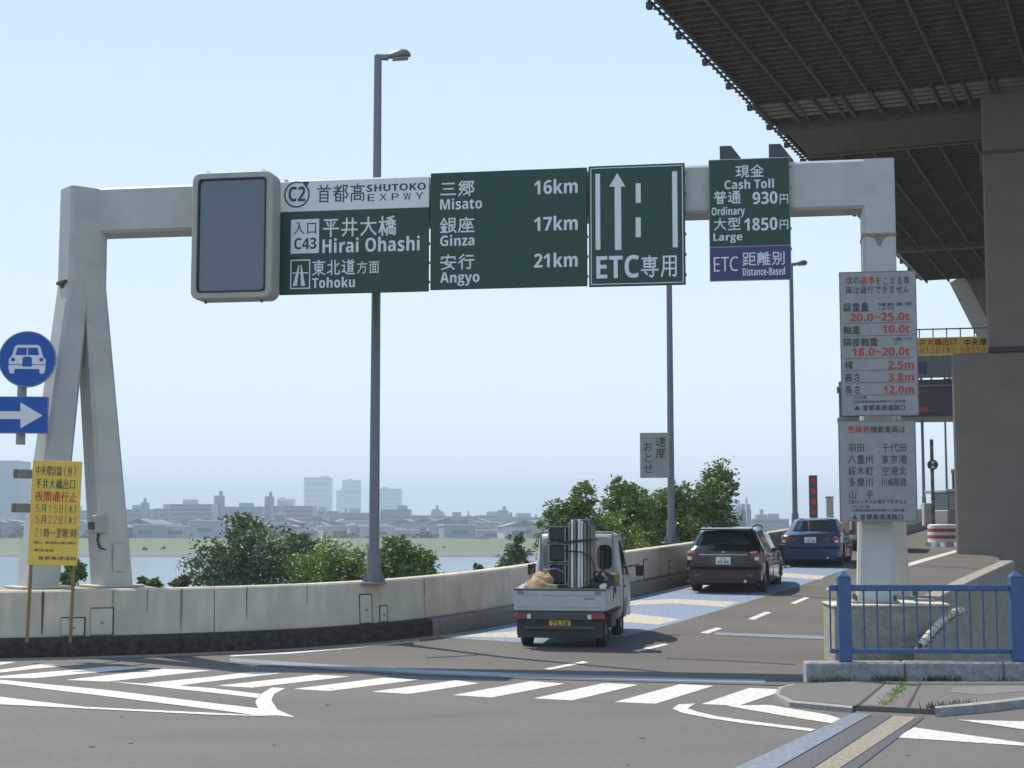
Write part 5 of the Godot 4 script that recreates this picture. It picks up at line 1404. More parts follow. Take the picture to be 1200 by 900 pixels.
func build_toll_gate() -> void:
	var c := thing("toll_canopy", "dark steel toll gate canopy across the end of the ramp", "canopy", Vector3(22.133, 0, -80), -0.209)
	var q := [-4.945, 7.425, 2.294, 9.399]
	part(c, "girder", box(q[2] - q[0], q[3] - q[1], 3.2, 0.05), M.dark_steel, Vector3((q[0] + q[2]) / 2, (q[1] + q[3]) / 2, -1.7))
	part(c, "flange", box(q[2] - q[0] + 0.2, 0.09, 3.5, 0.02), M.steel, Vector3((q[0] + q[2]) / 2, Vector2(0.171, 9.057).y, -1.6))
	part(c, "flange", box(q[2] - q[0] + 0.2, 0.09, 3.5, 0.02), M.steel, Vector3((q[0] + q[2]) / 2, q[1] - 0.02, -1.6))
	var w := [-2.407, 9.499, 3.4, 10.664]
	part(c, "fascia", box(w[2] - w[0], w[3] - w[1], 0.3, 0.02), M.pole_grey, Vector3((w[0] + w[2]) / 2, (w[1] + w[3]) / 2, -0.1))
	part(c, "blue_patch", box(0.5, 0.6, 0.05, 0.01), M.sign_purple, Vector3(21.44, 10.002, -80) * 0.0 + Vector3(Vector2(-0.67, 10.016).x, Vector2(-0.67, 10.016).y, 0.08))
	for i in 9:
		part(c, "fascia_post", box(0.09, 0.5, 0.09, 0.01), M.sign_panel, Vector3(lerp(w[0] + 0.2, w[2] - 0.2, i / 8.0), w[1] - 0.2, -0.2))
	var r := [-2.808, 11.568, 3.448, 12.085]
	part(c, "hand_rail", box(r[2] - r[0], 0.07, 0.07, 0.01), M.pole_grey, Vector3((r[0] + r[2]) / 2, r[3], -0.4))
	for i in 10:
		part(c, "rail_post", box(0.06, r[3] - w[3] + 0.1, 0.06, 0.01), M.pole_grey, Vector3(lerp(r[0], r[2], i / 9.0), (r[3] + w[3]) / 2, -0.4))
	part(c, "column", box(0.5, q[1] + 3.0, 0.5, 0.03), M.steel, Vector3(q[0] + 0.6, (q[1] - 3.0) / 2 + 1.5, -2.2))
	part(c, "column", box(0.5, q[1] + 3.0, 0.5, 0.03), M.steel, Vector3(q[2] - 0.6, (q[1] - 3.0) / 2 + 1.5, -2.2))
	var hb := [-4.824, 7.664, 0.054, 7.934]
	for i in 10:
		var x0: float = lerp(hb[0], hb[2], i / 10.0)
		var x1: float = lerp(hb[0], hb[2], (i + 1) / 10.0)
		part(c, "height_bar_piece", box(x1 - x0, 0.26, 0.1, 0.0), M.ink_red if i % 2 == 0 else M.ink_black, Vector3((x0 + x1) / 2, (hb[1] + hb[3]) / 2, 0.25))
	for x: float in [hb[0] + 1.0, hb[2] - 0.9]:
		part(c, "height_bar_chain", tube([Vector3(x, q[1] + 0.1, 0.0), Vector3(x, hb[3] - 0.05, 0.25)], 0.02, -1.0, 5), M.steel)
	var b := [-1.861, 10.658, 3.429, 11.578]
	var s := sign_thing("yellow_banner", "yellow banner with red and black writing on toll canopy", Vector3(22.133, 0, -80), -0.209, (b[0] + b[2]) / 2, b[1])
	s.set_meta("category", "banner")
	panel_box(s, "cloth", b[0], b[1], b[2], b[3], 0.03, M.sign_yellow, 0.16, 0.004)
	write_strokes(s, "平井大橋出口", -1.16, 11.149, 1.129, 11.531, M.ink_red, 0.165, 0.13)
	write_strokes(s, "中央環状線", 1.473, 11.09, 3.392, 11.47, M.ink_black, 0.165, 0.13)
	write_strokes(s, "5月15日(木)", -0.996, 10.743, 1.076, 11.08, M.ink_red, 0.165, 0.13)
	write_strokes(s, "5月22日(木)", 1.29, 10.691, 3.338, 11.026, M.ink_red, 0.165, 0.13)
	# crash cushion, signal post and booth at the toll island
	var d := thing("crash_drum", "white crash drum with red bands on the toll island", "crash barrier", Vector3(16.352, 0.904, -58.5), 0.0)
	part(d, "foot", cyl(0.72, 0.66, 0.3, 32), M.chrome, Vector3(0, 0.15, 0))
	for i in 5:
		part(d, "band", cyl(0.58 - 0.005 * (i % 2), 0.58 - 0.005 * (i % 2), 0.125, 32), M.ink_red if i % 2 == 1 else M.sign_white, Vector3(0, 0.365 + 0.127 * i, 0))
	part(d, "cap", cyl(0.57, 0.5, 0.04, 32), M.sign_white, Vector3(0, 0.95, 0))
	var sp := thing("marker_post", "striped marker post with a round black and white sign", "post", Vector3(16.532, 1.75, -60.5))
	var ph := 3.45
	for i in 13:
		part(sp, "post_band", cyl(0.07, 0.07, ph / 13.0, 10), M.ink_black if i % 2 == 0 else M.wood, Vector3(0, ph / 13.0 * (i + 0.5), 0))
	part(sp, "disc", prism(circle(Vector2(0, 2.45), 0.21, 24), 0.03), M.ink_black, Vector3(0, 0, 0.11))
	for e: float in [-1.0, 1.0]:
		part(sp, "disc_mark", prism([Vector2(0, 2.45), Vector2(0.10, 2.45 + 0.14 * e), Vector2(-0.10, 2.45 + 0.14 * e)], 0.004), M.sign_white, Vector3(0, 0, 0.116))
	part(sp, "controller_box", box(0.4, 0.9, 0.4, 0.02), M.housing_cream, Vector3(-0.15, 0.5, -0.2))
	var bo := thing("toll_booth", "small grey toll booth behind the crash drum", "booth", Vector3(17.544, 1.131, -62), 0.2)
	part(bo, "wall", box(0.85, 1.3, 1.6, 0.03), M.steel, Vector3(0, 0.65, 0))
	part(bo, "window", box(0.7, 0.7, 1.4, 0.02), M.window_glass, Vector3(0, 1.64, 0))
	part(bo, "roof", box(1.1, 0.14, 1.9, 0.03), M.housing_cream, Vector3(0, 2.06, 0))
	part(bo, "camera_arm", tube([Vector3(0.1, 2.1, 0.3), Vector3(0.1, 2.75, 0.3)], 0.05), M.dark_steel)
	part(bo, "camera_head", box(0.22, 0.2, 0.36, 0.03), M.dark_steel, Vector3(0.2, 2.85, 0.3))
	# upright led board and a beige post beyond the cars
	var l := thing("led_board", "narrow upright black board with red lit characters", "sign", Vector3(10.954, 1.95, -56) * Vector3(1, 0, 1) + Vector3(0, 0.95, 0), -0.15)
	var top: float = Vector3(10.968, 3.652, -56).y - 0.95
	var low: float = Vector3(10.94, 2.073, -56).y - 0.95
	part(l, "post", cyl(0.05, 0.05, low + 0.1, 10), M.pole_grey, Vector3(0, low / 2 - 0.05, 0))
	part(l, "case", box(0.3, top - low, 0.2, 0.015), M.dark_steel, Vector3(0, (top + low) / 2, 0))
	var red := mat("led_red", lin(0.25, 0.01, 0.01), 0.5)
	red.emission_enabled = true
	red.emission = Color(1, 0.08, 0.05)
	red.emission_energy_multiplier = 0.12
	var i := 0
	for ch in ["速", "度", "高", "止"]:
		var y: float = top - 0.1 - 0.37 * i
		write_strokes(l, ch, -0.08, y - 0.2, 0.08, y, red, 0.103, 0.14)
		i += 1
	var bp := thing("beige_post", "plain beige square post beside the upright board", "post", Vector3(11.954, 1.95, -58) * Vector3(1, 0, 1) + Vector3(0, 1.0, 0))
	var bt: float = Vector3(11.956, 2.878, -58).y - 1.0
	part(bp, "shaft", box(0.26, bt, 0.2, 0.01), M.housing_cream, Vector3(0, bt / 2, 0))
	part(bp, "cap", box(0.3, 0.04, 0.24, 0.008), M.steel, Vector3(0, bt + 0.02, 0))

func build_fence() -> void:
	# raised corner of pavement, kerb block, blue railing
	var sw := struct_mesh("pavement", slab([Vector2(2.968, -17.311), Vector2(3.119, -17.957), Vector2(3.333, -18.321), Vector2(4.203, -18.701), Vector2(7.29, -18.997), Vector2(6.751, -17.606), Vector2(5.489, -16.71), Vector2(4.895, -16.259), Vector2(4.306, -15.867), Vector2(3.57, -16.186), Vector2(3.019, -16.71)], -0.05, 0.055), M.sidewalk)
	part(sw, "kerb_edge", slab([Vector2(2.92, -17.311), Vector2(3.095, -18.046), Vector2(3.33, -18.415), Vector2(3.33, -18.303), Vector2(3.116, -17.939), Vector2(2.973, -17.319), Vector2(3.022, -16.726), Vector2(3.552, -16.223), Vector2(3.487, -16.007), Vector2(2.939, -16.519)], -0.05, 0.05), M.concrete_kerb)
	part(sw, "kerb_edge", slab([Vector2(4.305, -15.86), Vector2(4.89, -16.245), Vector2(5.484, -16.695), Vector2(6.745, -17.589), Vector2(6.637, -17.311), Vector2(5.409, -16.467), Vector2(4.825, -16.029), Vector2(4.259, -15.695)], -0.05, 0.085), M.concrete_kerb)
	part(sw, "repair_patch", sheet([Vector2(4.883, -17.478), Vector2(5.103, -17.912), Vector2(5.75, -18.092), Vector2(6.265, -17.868), Vector2(5.758, -17.521), Vector2(5.165, -17.146)], 0.058), M.sidewalk_patch)
	part(sw, "repair_patch", sheet([Vector2(3.657, -16.216), Vector2(4.429, -18.368), Vector2(4.61, -18.368), Vector2(3.843, -16.143)], 0.058), M.sidewalk_patch)
	for e in [[Vector2(3.567, -16.172), Vector2(4.396, -18.396), Vector2(4.416, -18.396), Vector2(3.599, -16.158)], [Vector2(4.056, -16.043), Vector2(4.824, -18.415), Vector2(4.844, -18.415), Vector2(4.088, -16.029)]]:
		part(sw, "seam", sheet(e, 0.0595), M.grime)
	var k0 := Vector2(3.536, -18.701)
	var kz: float = k0.y
	var kb := thing("kerb_block", "long grey concrete kerb block under the blue railing", "kerb", Vector3(k0.x + 3.0, 0.0, kz - 0.14))
	for i in 4:
		part(kb, "kerb_stone", box(1.18, 0.27, 0.26, 0.02), M.concrete_kerb, Vector3(-2.4 + 1.19 * i, 0.135 + 0.002 * (i % 2), 0))
	part(kb, "kerb_stone", box(3.0, 0.27, 0.26, 0.02), M.concrete_kerb, Vector3(3.87, 0.135, 0))
	var f := thing("blue_railing", "blue painted steel railing with square posts on the kerb", "railing", Vector3(k0.x + 3.0, 0.27, kz - 0.14))
	var sc := 1800.0 / -kz
	var x_left := 0.0
	var px := func(p: float) -> float: return (p - 600.0) / 1800.0 * -kz * 1.0 - (k0.x + 3.0)
	var posts := [px.call(988.5), px.call(1190.0), px.call(1392.0)]
	for i in posts.size():
		var x: float = posts[i]
		part(f, "post", box(0.155, 1.02, 0.14, 0.012), M.fence_blue, Vector3(x, 0.51, 0))
		var st := begin()
		st.set_smooth_group(-1)
		var r1 := [Vector3(-0.077, 1.022, -0.07), Vector3(0.077, 1.022, -0.07), Vector3(0.077, 1.022, 0.07), Vector3(-0.077, 1.022, 0.07)]
		for q in 4:
			st.add_vertex(r1[q])
			st.add_vertex(r1[(q + 1) % 4])
			st.add_vertex(Vector3(0, 1.095, 0))
		part(f, "post_cap", done(st), M.fence_blue, Vector3(x, 0, 0))
	var ends := [px.call(971.0)] + posts
	for i in ends.size() - 1:
		var a: float = ends[i] + (0.08 if i > 0 else 0.0)
		var b: float = ends[i + 1] - 0.08
		part(f, "top_rail", box(b - a, 0.075, 0.05, 0.01), M.fence_blue, Vector3((a + b) / 2, 0.885, 0))
		part(f, "bottom_rail", box(b - a, 0.055, 0.045, 0.01), M.fence_blue, Vector3((a + b) / 2, 0.125, 0))
		var n := int(max(1.0, round((b - a) / 0.163)))
		for q in range(1, n) if i > 0 else [0]:
			var bx: float = lerp(a, b, float(q) / n) if i > 0 else a + 0.012
			part(f, "baluster", cyl(0.011, 0.011, 0.74, 8), M.fence_blue, Vector3(bx, 0.50, 0))
	# weeds in the seam and at the foot of the kerb
	var spots := [[[Vector2(3.88, -16.259), Vector2(4.663, -18.415)], 90], [[Vector2(4.345, -18.653), Vector2(4.703, -18.653)], 70], [[Vector2(4.972, -18.701), Vector2(5.382, -18.701)], 60], [[Vector2(3.569, -18.605), Vector2(4.079, -18.605)], 40], [[Vector2(4.22, -15.902), Vector2(4.806, -16.259)], 40], [[Vector2(5.755, -18.75), Vector2(6.167, -18.75)], 40]]
	for s in spots:
		var a: Vector2 = s[0][0]
		var b: Vector2 = s[0][1]
		var w := thing("weed_tuft", "thin line of green weeds in the pavement seam" if s[1] == 90 else "small dark weeds at the foot of the kerb", "weeds", Vector3((a.x + b.x) / 2, 0.05, (a.y + b.y) / 2), 0.0, "" if s[1] == 90 else "weeds along the kerb")
		w.set_meta("kind", "stuff")
		var st := begin()
		for i in s[1] * 3:
			var t := rng.randf()
			var c := a.lerp(b, t) - (a + b) / 2 + Vector2(rng.randfn(0, 0.035), rng.randfn(0, 0.03))
			var h := rng.randf_range(0.015, 0.055) * (1.0 if s[1] == 90 else 1.7)
			var an := rng.randf() * TAU
			var dx := Vector3(cos(an), 0, sin(an))
			var col := Color(0.16, 0.24, 0.045) if s[1] == 90 else Color(0.05, 0.08, 0.025)
			col.r *= rng.randf_range(0.85, 1.2)
			for p: Vector3 in [dx * 0.008, dx * -0.008, Vector3(rng.randfn(0, 0.03), h, rng.randfn(0, 0.02))]:
				st.set_color(col)
				st.add_vertex(Vector3(c.x, 0, c.y) + p)
		part(w, "blades", done(st), M.leaf)
	# curved stair wall with a lumpy pipe rail behind the railing
	var sw2 := thing("stair_wall", "curved low concrete stair wall with a pale pipe on top", "wall", Vector3(5.884, 0.282, -20.6) * Vector3(1, 0, 1))
	var pts := []
	for i in 13:
		var t := i / 12.0
		pts.append(Vector3(-0.42 + 0.95 * t, 0.30 + 0.40 * sin(t * PI * 0.5), -0.2 - 1.3 * t))
	for i in 12:
		var a: Vector3 = pts[i]
		var b: Vector3 = pts[i + 1]
		var mid := (a + b) / 2
		part(sw2, "wall_panel", box((b - a).length() + 0.01, mid.y + 2.6, 0.16, 0.01), M.concrete_old, Vector3(mid.x, (mid.y - 2.6) / 2 - 0.05, mid.z), Vector3(0, -atan2(b.z - a.z, b.x - a.x), 0))
		part(sw2, "pipe_sleeve", tube([a.lerp(b, 0.04) + Vector3(0, 0.0, 0), a.lerp(b, 0.8)], 0.055), M.concrete_wall)
	part(sw2, "pipe", tube(pts, 0.035), M.dark_steel)
	part(sw2, "step_slab", box(0.55, 0.07, 0.3, 0.01), M.concrete_wall, Vector3(-0.1, 0.06, 0.45), Vector3(0, -0.3, 0))

# ---------------------------------------------------------------- trees and town
func add_leaf(st: SurfaceTool, p: Vector3, size: float, col: Color) -> void:
	var a := Vector3(rng.randfn(), rng.randfn() * 0.6, rng.randfn()).normalized()
	var b := a.cross(Vector3(rng.randfn(), rng.randfn(), rng.randfn())).normalized()
	a *= size
	b *= size * 0.45
	var n := (a.cross(b)).normalized() * size * 0.12
	st.set_color(col)
	for v: Vector3 in [p - a, p + b + n, p + a, p - a, p + a, p - b + n]:
		st.set_color(col)
		st.add_vertex(v)

# blobs: [offset x, y, z, radius x, radius y] in metres from the trunk's foot
func tree(called: String, label: String, foot: Vector3, blobs: Array, leaves: int, leaf: float, tint: Color, group: String) -> void:
	var t := thing(called, label, "tree", foot, 0.0, group)
	var st := begin()
	var top := 0.0
	for b in blobs:
		top = max(top, b[1])
	var bend := Vector3(rng.randf_range(-0.2, 0.2), 0, rng.randf_range(-0.2, 0.2))
	add_tube(st, [Vector3(0, -0.3, 0), Vector3(0.03, top * 0.4, 0.02) + bend * 0.5, Vector3(0, top * 0.8, 0) + bend], 0.16, 0.05, 7)
	part(t, "trunk", done(st), M.bark)
	var ls := begin()
	var total := 0.0
	for b in blobs:
		total += b[3] * b[3] * b[4]
	for b in blobs:
		var c := Vector3(b[0], b[1], b[2])
		var start := Vector3(0, max(0.5, c.y - b[4] * 1.2 - 0.6), 0) + bend * 0.6
		var lm := begin()
		add_tube(lm, [start, start.lerp(c, 0.5) + Vector3(0, 0.1, 0), c + Vector3(0, b[4] * 0.5, 0)], 0.055, 0.012, 5)
		for q in 4:
			var e := c + Vector3(rng.randfn() * b[3], rng.randfn() * b[4], rng.randfn() * b[3]) * 0.5
			add_tube(lm, [start.lerp(c, 0.6), start.lerp(c, 0.6).lerp(e, 0.5) + Vector3(0, 0.06, 0), e], 0.025, 0.006, 4)
		part(t, "limb", done(lm), M.bark)
		var n := int(leaves * b[3] * b[3] * b[4] / total)
		# sprays of leaves: many small clumps inside the blob's outer half, gaps between them
		var clumps := int(max(8, n / 26))
		for q in clumps:
			var d := Vector3(rng.randfn(), rng.randfn(), rng.randfn()).normalized()
			var r := pow(rng.randf(), 0.42)
			if rng.randf() < 0.16:
				r *= rng.randf_range(1.0, 1.28)
			var cc := c + Vector3(d.x * b[3], d.y * b[4], d.z * b[3]) * r
			var cs: float = rng.randf_range(0.09, 0.2) * (b[3] + b[4]) * 0.5
			for j in n / clumps:
				var p: Vector3 = cc + Vector3(rng.randfn(), rng.randfn() * 0.7, rng.randfn()) * cs
				var age := rng.randf_range(-0.12, 0.12)      # young and old leaves side by side
				add_leaf(ls, p, leaf * rng.randf_range(0.6, 1.3), Color(tint.r * (1.0 + age), tint.g, tint.b))
	part(t, "crown", done(ls), M.leaf)

func build_trees() -> void:
	var foot_y := -5.6
	var dark := Color(0.088, 0.135, 0.04)
	var mid := Color(0.13, 0.20, 0.046)
	var lite := Color(0.18, 0.255, 0.06)
	var G := "trees behind the ramp wall"
	var list := [
		["broadleaf_tree", "open-branched dark green tree on the river bank behind wall", 283, 46.0, [[283, 622, 30, 26], [262, 655, 38, 28], [300, 645, 42, 34], [325, 668, 40, 22], [245, 672, 26, 20], [290, 680, 56, 24]], 5600, 0.085, dark],
		["round_tree", "small round dark tree behind the open-branched tree", 352, 58.0, [[350, 642, 24, 17], [365, 655, 18, 14], [338, 655, 20, 16]], 3000, 0.09, dark],
		["willow_bush", "broad light green bush left of the nearest lamp post", 392, 45.0, [[390, 656, 36, 24], [360, 668, 36, 18], [425, 660, 26, 24], [400, 680, 60, 18]], 6500, 0.075, lite],
		["leafy_tree", "mid green tree close behind the nearest lamp post", 472, 43.0, [[466, 646, 22, 18], [480, 662, 30, 20], [448, 668, 20, 20], [490, 676, 24, 16]], 5000, 0.075, mid],
		["slender_tree", "lone small dark tree over the wall beside the truck", 606, 56.0, [[606, 636, 10, 15], [604, 655, 18, 16], [598, 668, 18, 12], [614, 668, 16, 14]], 3000, 0.08, dark],
		["shrub", "tiny round shrub peeping over the wall", 561, 47.0, [[561, 668, 8, 7]], 500, 0.07, dark],
		["shrub", "green shrub between the two gantry legs", 92, 34.0, [[92, 668, 12, 13], [84, 680, 14, 10]], 1500, 0.07, mid],
		["shrub", "low sprigs above the wall right of gantry leg", 185, 36.0, [[178, 684, 12, 7], [165, 680, 7, 9], [214, 684, 12, 8], [226, 676, 7, 6]], 1300, 0.06, dark],
		["leafy_tree", "bright green tree behind the loaded truck", 668, 41.0, [[655, 612, 20, 26], [682, 588, 17, 24], [672, 620, 26, 24], [660, 640, 30, 20]], 6500, 0.075, mid],
		["leafy_tree", "tall dark-centred tree left of the slow down sign post", 738, 44.0, [[732, 580, 24, 20], [748, 600, 24, 26], [722, 605, 22, 24], [740, 630, 30, 22]], 6500, 0.075, mid],
		["willow_bush", "bright low bush in front of the tall dark-centred tree", 712, 41.0, [[708, 624, 26, 22], [722, 640, 34, 18], [690, 640, 22, 18]], 5000, 0.07, lite],
		["leafy_tree", "green tree standing directly behind slow down sign post", 785, 45.0, [[780, 598, 26, 28], [796, 590, 20, 24], [772, 622, 26, 22], [800, 625, 26, 22]], 6500, 0.075, mid],
		["leafy_tree", "tallest tree leaning right beside slow down sign", 832, 46.0, [[843, 562, 20, 22], [832, 588, 22, 24], [818, 600, 20, 22], [838, 615, 26, 20], [826, 635, 36, 16], [857, 574, 8, 10]], 7500, 0.08, mid]]
	for e in list:
		var d: float = e[3]
		var foot := Vector3((e[2] - 600.0) / 1800.0 * d, foot_y, -d)
		var bl := []
		for b in e[4]:
			bl.append([(b[0] - e[2]) / 1800.0 * d, 1.95 + (612.0 - b[1]) / 1800.0 * d - foot_y, rng.randf_range(-0.5, 0.5), b[2] / 1800.0 * d, b[3] / 1800.0 * d])
		tree(e[0], e[1], foot, bl, int(e[5] * 1.9), e[6] * 0.8, e[7], G)
	# undergrowth along the foot of the wall
	var u := thing("bank_undergrowth", "low green undergrowth along the bank behind the wall", "undergrowth", Vector3(0, 0, -34))
	u.set_meta("kind", "stuff")
	var st := begin()
	for i in 9000:
		var x := rng.randf_range(-9, 9)
		var z: float = -rng.randf_range(33, 47) - max(0.0, x) * 0.9
		var hgt := noise_coarse.get_noise_2d(x * 20.0, z * 20.0)
		add_leaf(st, Vector3(x, -0.35 - rng.randf() * 1.6 + 0.7 * hgt - (-z - 33) * 0.02, z + 34), 0.11, Color(0.088, 0.135, 0.04))
	part(u, "leaves", done(st), M.leaf)

func block(label: String, x0: float, x1: float, top: float, d: float, m: Material, bands: int, group: String, called := "apartment_block") -> Node3D:
	var k := d / 1800.0
	var w := (x1 - x0) * k
	var base := -5.0
	var h := 1.95 + (612.0 - top) * k - base
	var t := thing(called, label, "building", Vector3(((x0 + x1) / 2 - 600.0) * k, base, -d), 0.0, group)
	var deep: float = clamp(w * 0.6, 6.0, 26.0)
	part(t, "wall", box(w, h, deep, 0.05), m, Vector3(0, h / 2, 0))
	part(t, "roof_house", box(w * 0.3, 2.6, deep * 0.5, 0.05), m, Vector3(w * rng.randf_range(-0.25, 0.25), h + 1.0, -deep * 0.1))
	for i in bands:
		var y := h * (i + 0.7) / bands
		part(t, "window_band", box(w * 0.92, h / bands * 0.36, 0.4, 0.02), M.facade_window, Vector3(0, y, deep / 2))
		part(t, "balcony", box(w * 0.94, h / bands * 0.22, 1.2, 0.02), m, Vector3(0, y - h / bands * 0.32, deep / 2 + 0.5))
	return t

func build_town() -> void:
	var g := "town beyond the river"
	var F := [M.facade0, M.facade1, M.facade2, M.facade3, M.facade4]
	var rows := [
		[-60, 30, 541, 1100, 2, 0, "large pale building rising behind the arrow plate"], [86, 108, 598, 900, 0, 4, "grey block seen between the gantry legs"],
		[150, 180, 597, 820, 0, 5, "grey apartment block right of the gantry leg"], [182, 203, 596, 840, 3, 5, "narrow grey block beside the long apartment block"],
		[203, 254, 591, 760, 1, 7, "long apartment block with a stair tower at its end"], [262, 312, 594, 900, 2, 6, "grey block behind the open-branched tree"],
		[321, 370, 593, 760, 1, 7, "long apartment block right of the open-branched tree"], [370, 398, 599, 880, 0, 4, "low grey block under the twin towers"],
		[398, 436, 601, 800, 3, 4, "brownish block left of the nearest lamp post"], [447, 482, 597, 860, 2, 4, "stepped block right of the nearest lamp post"],
		[482, 522, 604, 840, 0, 3, "low block below the curved tower"], [522, 556, 605, 880, 2, 3, "long low grey block over the water"],
		[556, 600, 604, 920, 0, 3, "flat roofed block above the small shrub"], [600, 650, 606, 900, 2, 3, "low block left of the bright green tree"],
		[857, 878, 597, 620, 2, 4, "blue-grey works building with chimney towers right of trees"], [878, 921, 608, 700, 2, 2, "long low building left of the third lamp"]]
	for r in rows:
		block(r[6], r[0], r[1], r[2], r[3], F[r[4]], r[5], g)
	for r in [[253, 263, 581, 770, "dark stair tower between the apartment blocks"], [312, 321, 582, 770, "dark stair tower behind the open-branched tree"], [168, 175, 589, 815, "thin water tower on the grey apartment block"], [507, 516, 597, 870, "small tower over the low blocks"], [583, 596, 598, 900, "square tower left of the small dark tree"], [873, 877, 591, 615, "tall chimney of the blue-grey works"], [862, 866, 593, 612, "short chimney of the blue-grey works"], [884, 896, 603, 705, "roof house on the long low building"]]:
		block(r[4], r[0], r[1], r[2], r[3], M.facade2, 0, g, "tower_block")
	# high-rise towers far off in the haze
	for r in [[358, 389, 560, 2300, "tallest flat-topped tower in the haze"], [402, 423, 563, 2400, "stepped tower between flat-topped tower and lamp post"], [395, 403, 575, 2390, "lower shoulder of the stepped tower"], [446, 471, 573, 2200, "curved-topped tower right of the nearest lamp post"], [326, 346, 585, 2100, "distant pale tower above the long apartment block"]]:
		block(r[4], r[0], r[1], r[2], r[3], M.facade0, 9, "towers in the haze", "tower_block")
	for i in 46:
		var x := -10.0 + i * 14.6 + rng.randf_range(-5, 5)
		var w := rng.randf_range(5, 16)
		block("mid-rise block in the hazy town beyond the river", x, x + w, rng.randf_range(600, 611), rng.randf_range(640, 1250), F[rng.randi() % 4], rng.randi() % 4, "mid-rise blocks of the far town")
	# low houses along the far embankment
	var n := 0
	for i in 110:
		var x := -20.0 + i * 6.3 + rng.randf_range(-2, 2)
		var d := rng.randf_range(540, 720)
		var w := rng.randf_range(5, 13) * 1800.0 / 600.0 * 0.33
		var top := rng.randf_range(611, 622)
		var k := d / 1800.0
		var h: float = 1.95 + (612.0 - top) * k + 5.0
		var t := thing("far_house", "small house on the far bank of the river", "house", Vector3((x - 600.0) * k, -5.0, -d), rng.randf_range(-0.4, 0.4), "houses along the far bank")
		var wm := w * 0.9 + 3.0
		part(t, "wall", box(wm, h, 8.0, 0.05), F[rng.randi() % 5], Vector3(0, h / 2, 0))
		if rng.randf() < 0.6:
			part(t, "roof", prism([Vector2(-wm * 0.56, h - 0.1), Vector2(wm * 0.56, h - 0.1), Vector2(0, h + 1.6)], 8.6), M.roof_tile, Vector3(0, 0, 4.3))
		else:
			part(t, "roof", box(wm * 1.05, 0.5, 8.4, 0.05), F[4], Vector3(0, h + 0.2, 0))
		part(t, "window", box(wm * 0.5, 1.2, 0.2, 0.02), M.facade_window, Vector3(0, h * 0.6, 4.05))
	# trees and hedges on the far bank
	for e in [[170, 618, 540, 12], [335, 622, 530, 30], [20, 620, 530, 40], [415, 625, 520, 26], [350, 616, 560, 20], [640, 622, 540, 14], [500, 624, 530, 18], [195, 641, 440, 4], [521, 641, 450, 5], [172, 641, 430, 3], [600, 636, 470, 9], [560, 630, 500, 22], [470, 630, 500, 20], [110, 625, 520, 18], [250, 628, 505, 16]]:
		var d: float = e[2]
		var k := d / 1800.0
		var y: float = 1.95 + (612.0 - e[1]) * k
		var base := -5.4 if d < 480 else -5.0
		var r: float = max(1.4, (y - base) * 0.5)
		tree("far_tree", "dark clump of trees on the far bank of the river", Vector3((e[0] - 600.0) * k, base, -d), [[0, y - base - r * 0.6, 0, e[3] * k * 0.6, r * 0.7], [e[3] * k * 0.6, y - base - r * 0.9, 0, e[3] * k * 0.5, r * 0.6], [-e[3] * k * 0.6, y - base - r * 0.9, 0, e[3] * k * 0.5, r * 0.6]], 700, 0.5, Color(0.05, 0.08, 0.035), "trees on the far bank")

# ---------------------------------------------------------------- vehicles (tail at z = 0, nose towards -z)
func row_at(tab: Array, s: float) -> Array:
	for i in tab.size() - 1:
		if s <= tab[i + 1][0]:
			var f: float = (s - tab[i][0]) / (tab[i + 1][0] - tab[i][0])
			f = clamp(f, 0.0, 1.0)
			var o := []
			for k in tab[i].size():
				o.append(lerp(float(tab[i][k]), float(tab[i + 1][k]), f))
			return o
	return tab[-1]

# columns: s, floor, belt, top, half width low, half width at belt, half width at roof
func ring_at(tab: Array, s: float, axles: Array, arch: float) -> Array:
	var r := row_at(tab, s)
	var yb: float = r[1]
	for a: float in axles:
		var d := absf(s - a)
		if d < arch:
			yb = max(yb, 0.30 + sqrt(arch * arch - d * d))
	var belt: float = min(r[2], r[3] - 0.03)
	var half := [Vector2(0, yb), Vector2(r[4] * 0.93, yb), Vector2(r[4], min(yb + 0.06, belt - 0.06)), Vector2(max(r[4], r[5]) + 0.012, min(max(0.62, yb + 0.1), belt - 0.03)), Vector2(r[5], belt), Vector2(r[6] + 0.02, r[3] - 0.055), Vector2(r[6] - 0.12, r[3] - 0.012), Vector2(0, r[3])]
	var ring := []
	for p in half:
		ring.append(Vector3(p.x, p.y, -s))
	for i in range(6, 0, -1):
		ring.append(Vector3(-half[i].x, half[i].y, -s))
	return ring

func car_body(tab: Array, axles: Array, arch: float) -> ArrayMesh:
	var rings := []
	var n := 90
	var total: float = tab[-1][0]
	for i in n + 1:
		rings.append(ring_at(tab, total * i / n, axles, arch))
	return loft(rings)

# a pane lying on the body between ring points i and i + 1; corners in (s, a): a runs from belt to roof
func side_pane(tab: Array, corners: Array, side: float) -> ArrayMesh:
	var st := begin()
	var n := 6
	var grid := []
	for u in n + 1:
		var row := []
		for v in n + 1:
			var fu := float(u) / n
			var fv := float(v) / n
			var lo: Vector2 = corners[0].lerp(corners[1], fu)
			var hi: Vector2 = corners[3].lerp(corners[2], fu)
			var c := lo.lerp(hi, fv)
			var r := ring_at(tab, c.x, [], 0.1)
			var p: Vector3 = r[4].lerp(r[5], c.y)
			row.append(Vector3((p.x + 0.008) * side, p.y + 0.002, p.z))
		grid.append(row)
	for u in n:
		for v in n:
			quad(st, grid[u][v], grid[u + 1][v], grid[u + 1][v + 1], grid[u][v + 1])
	return done(st)

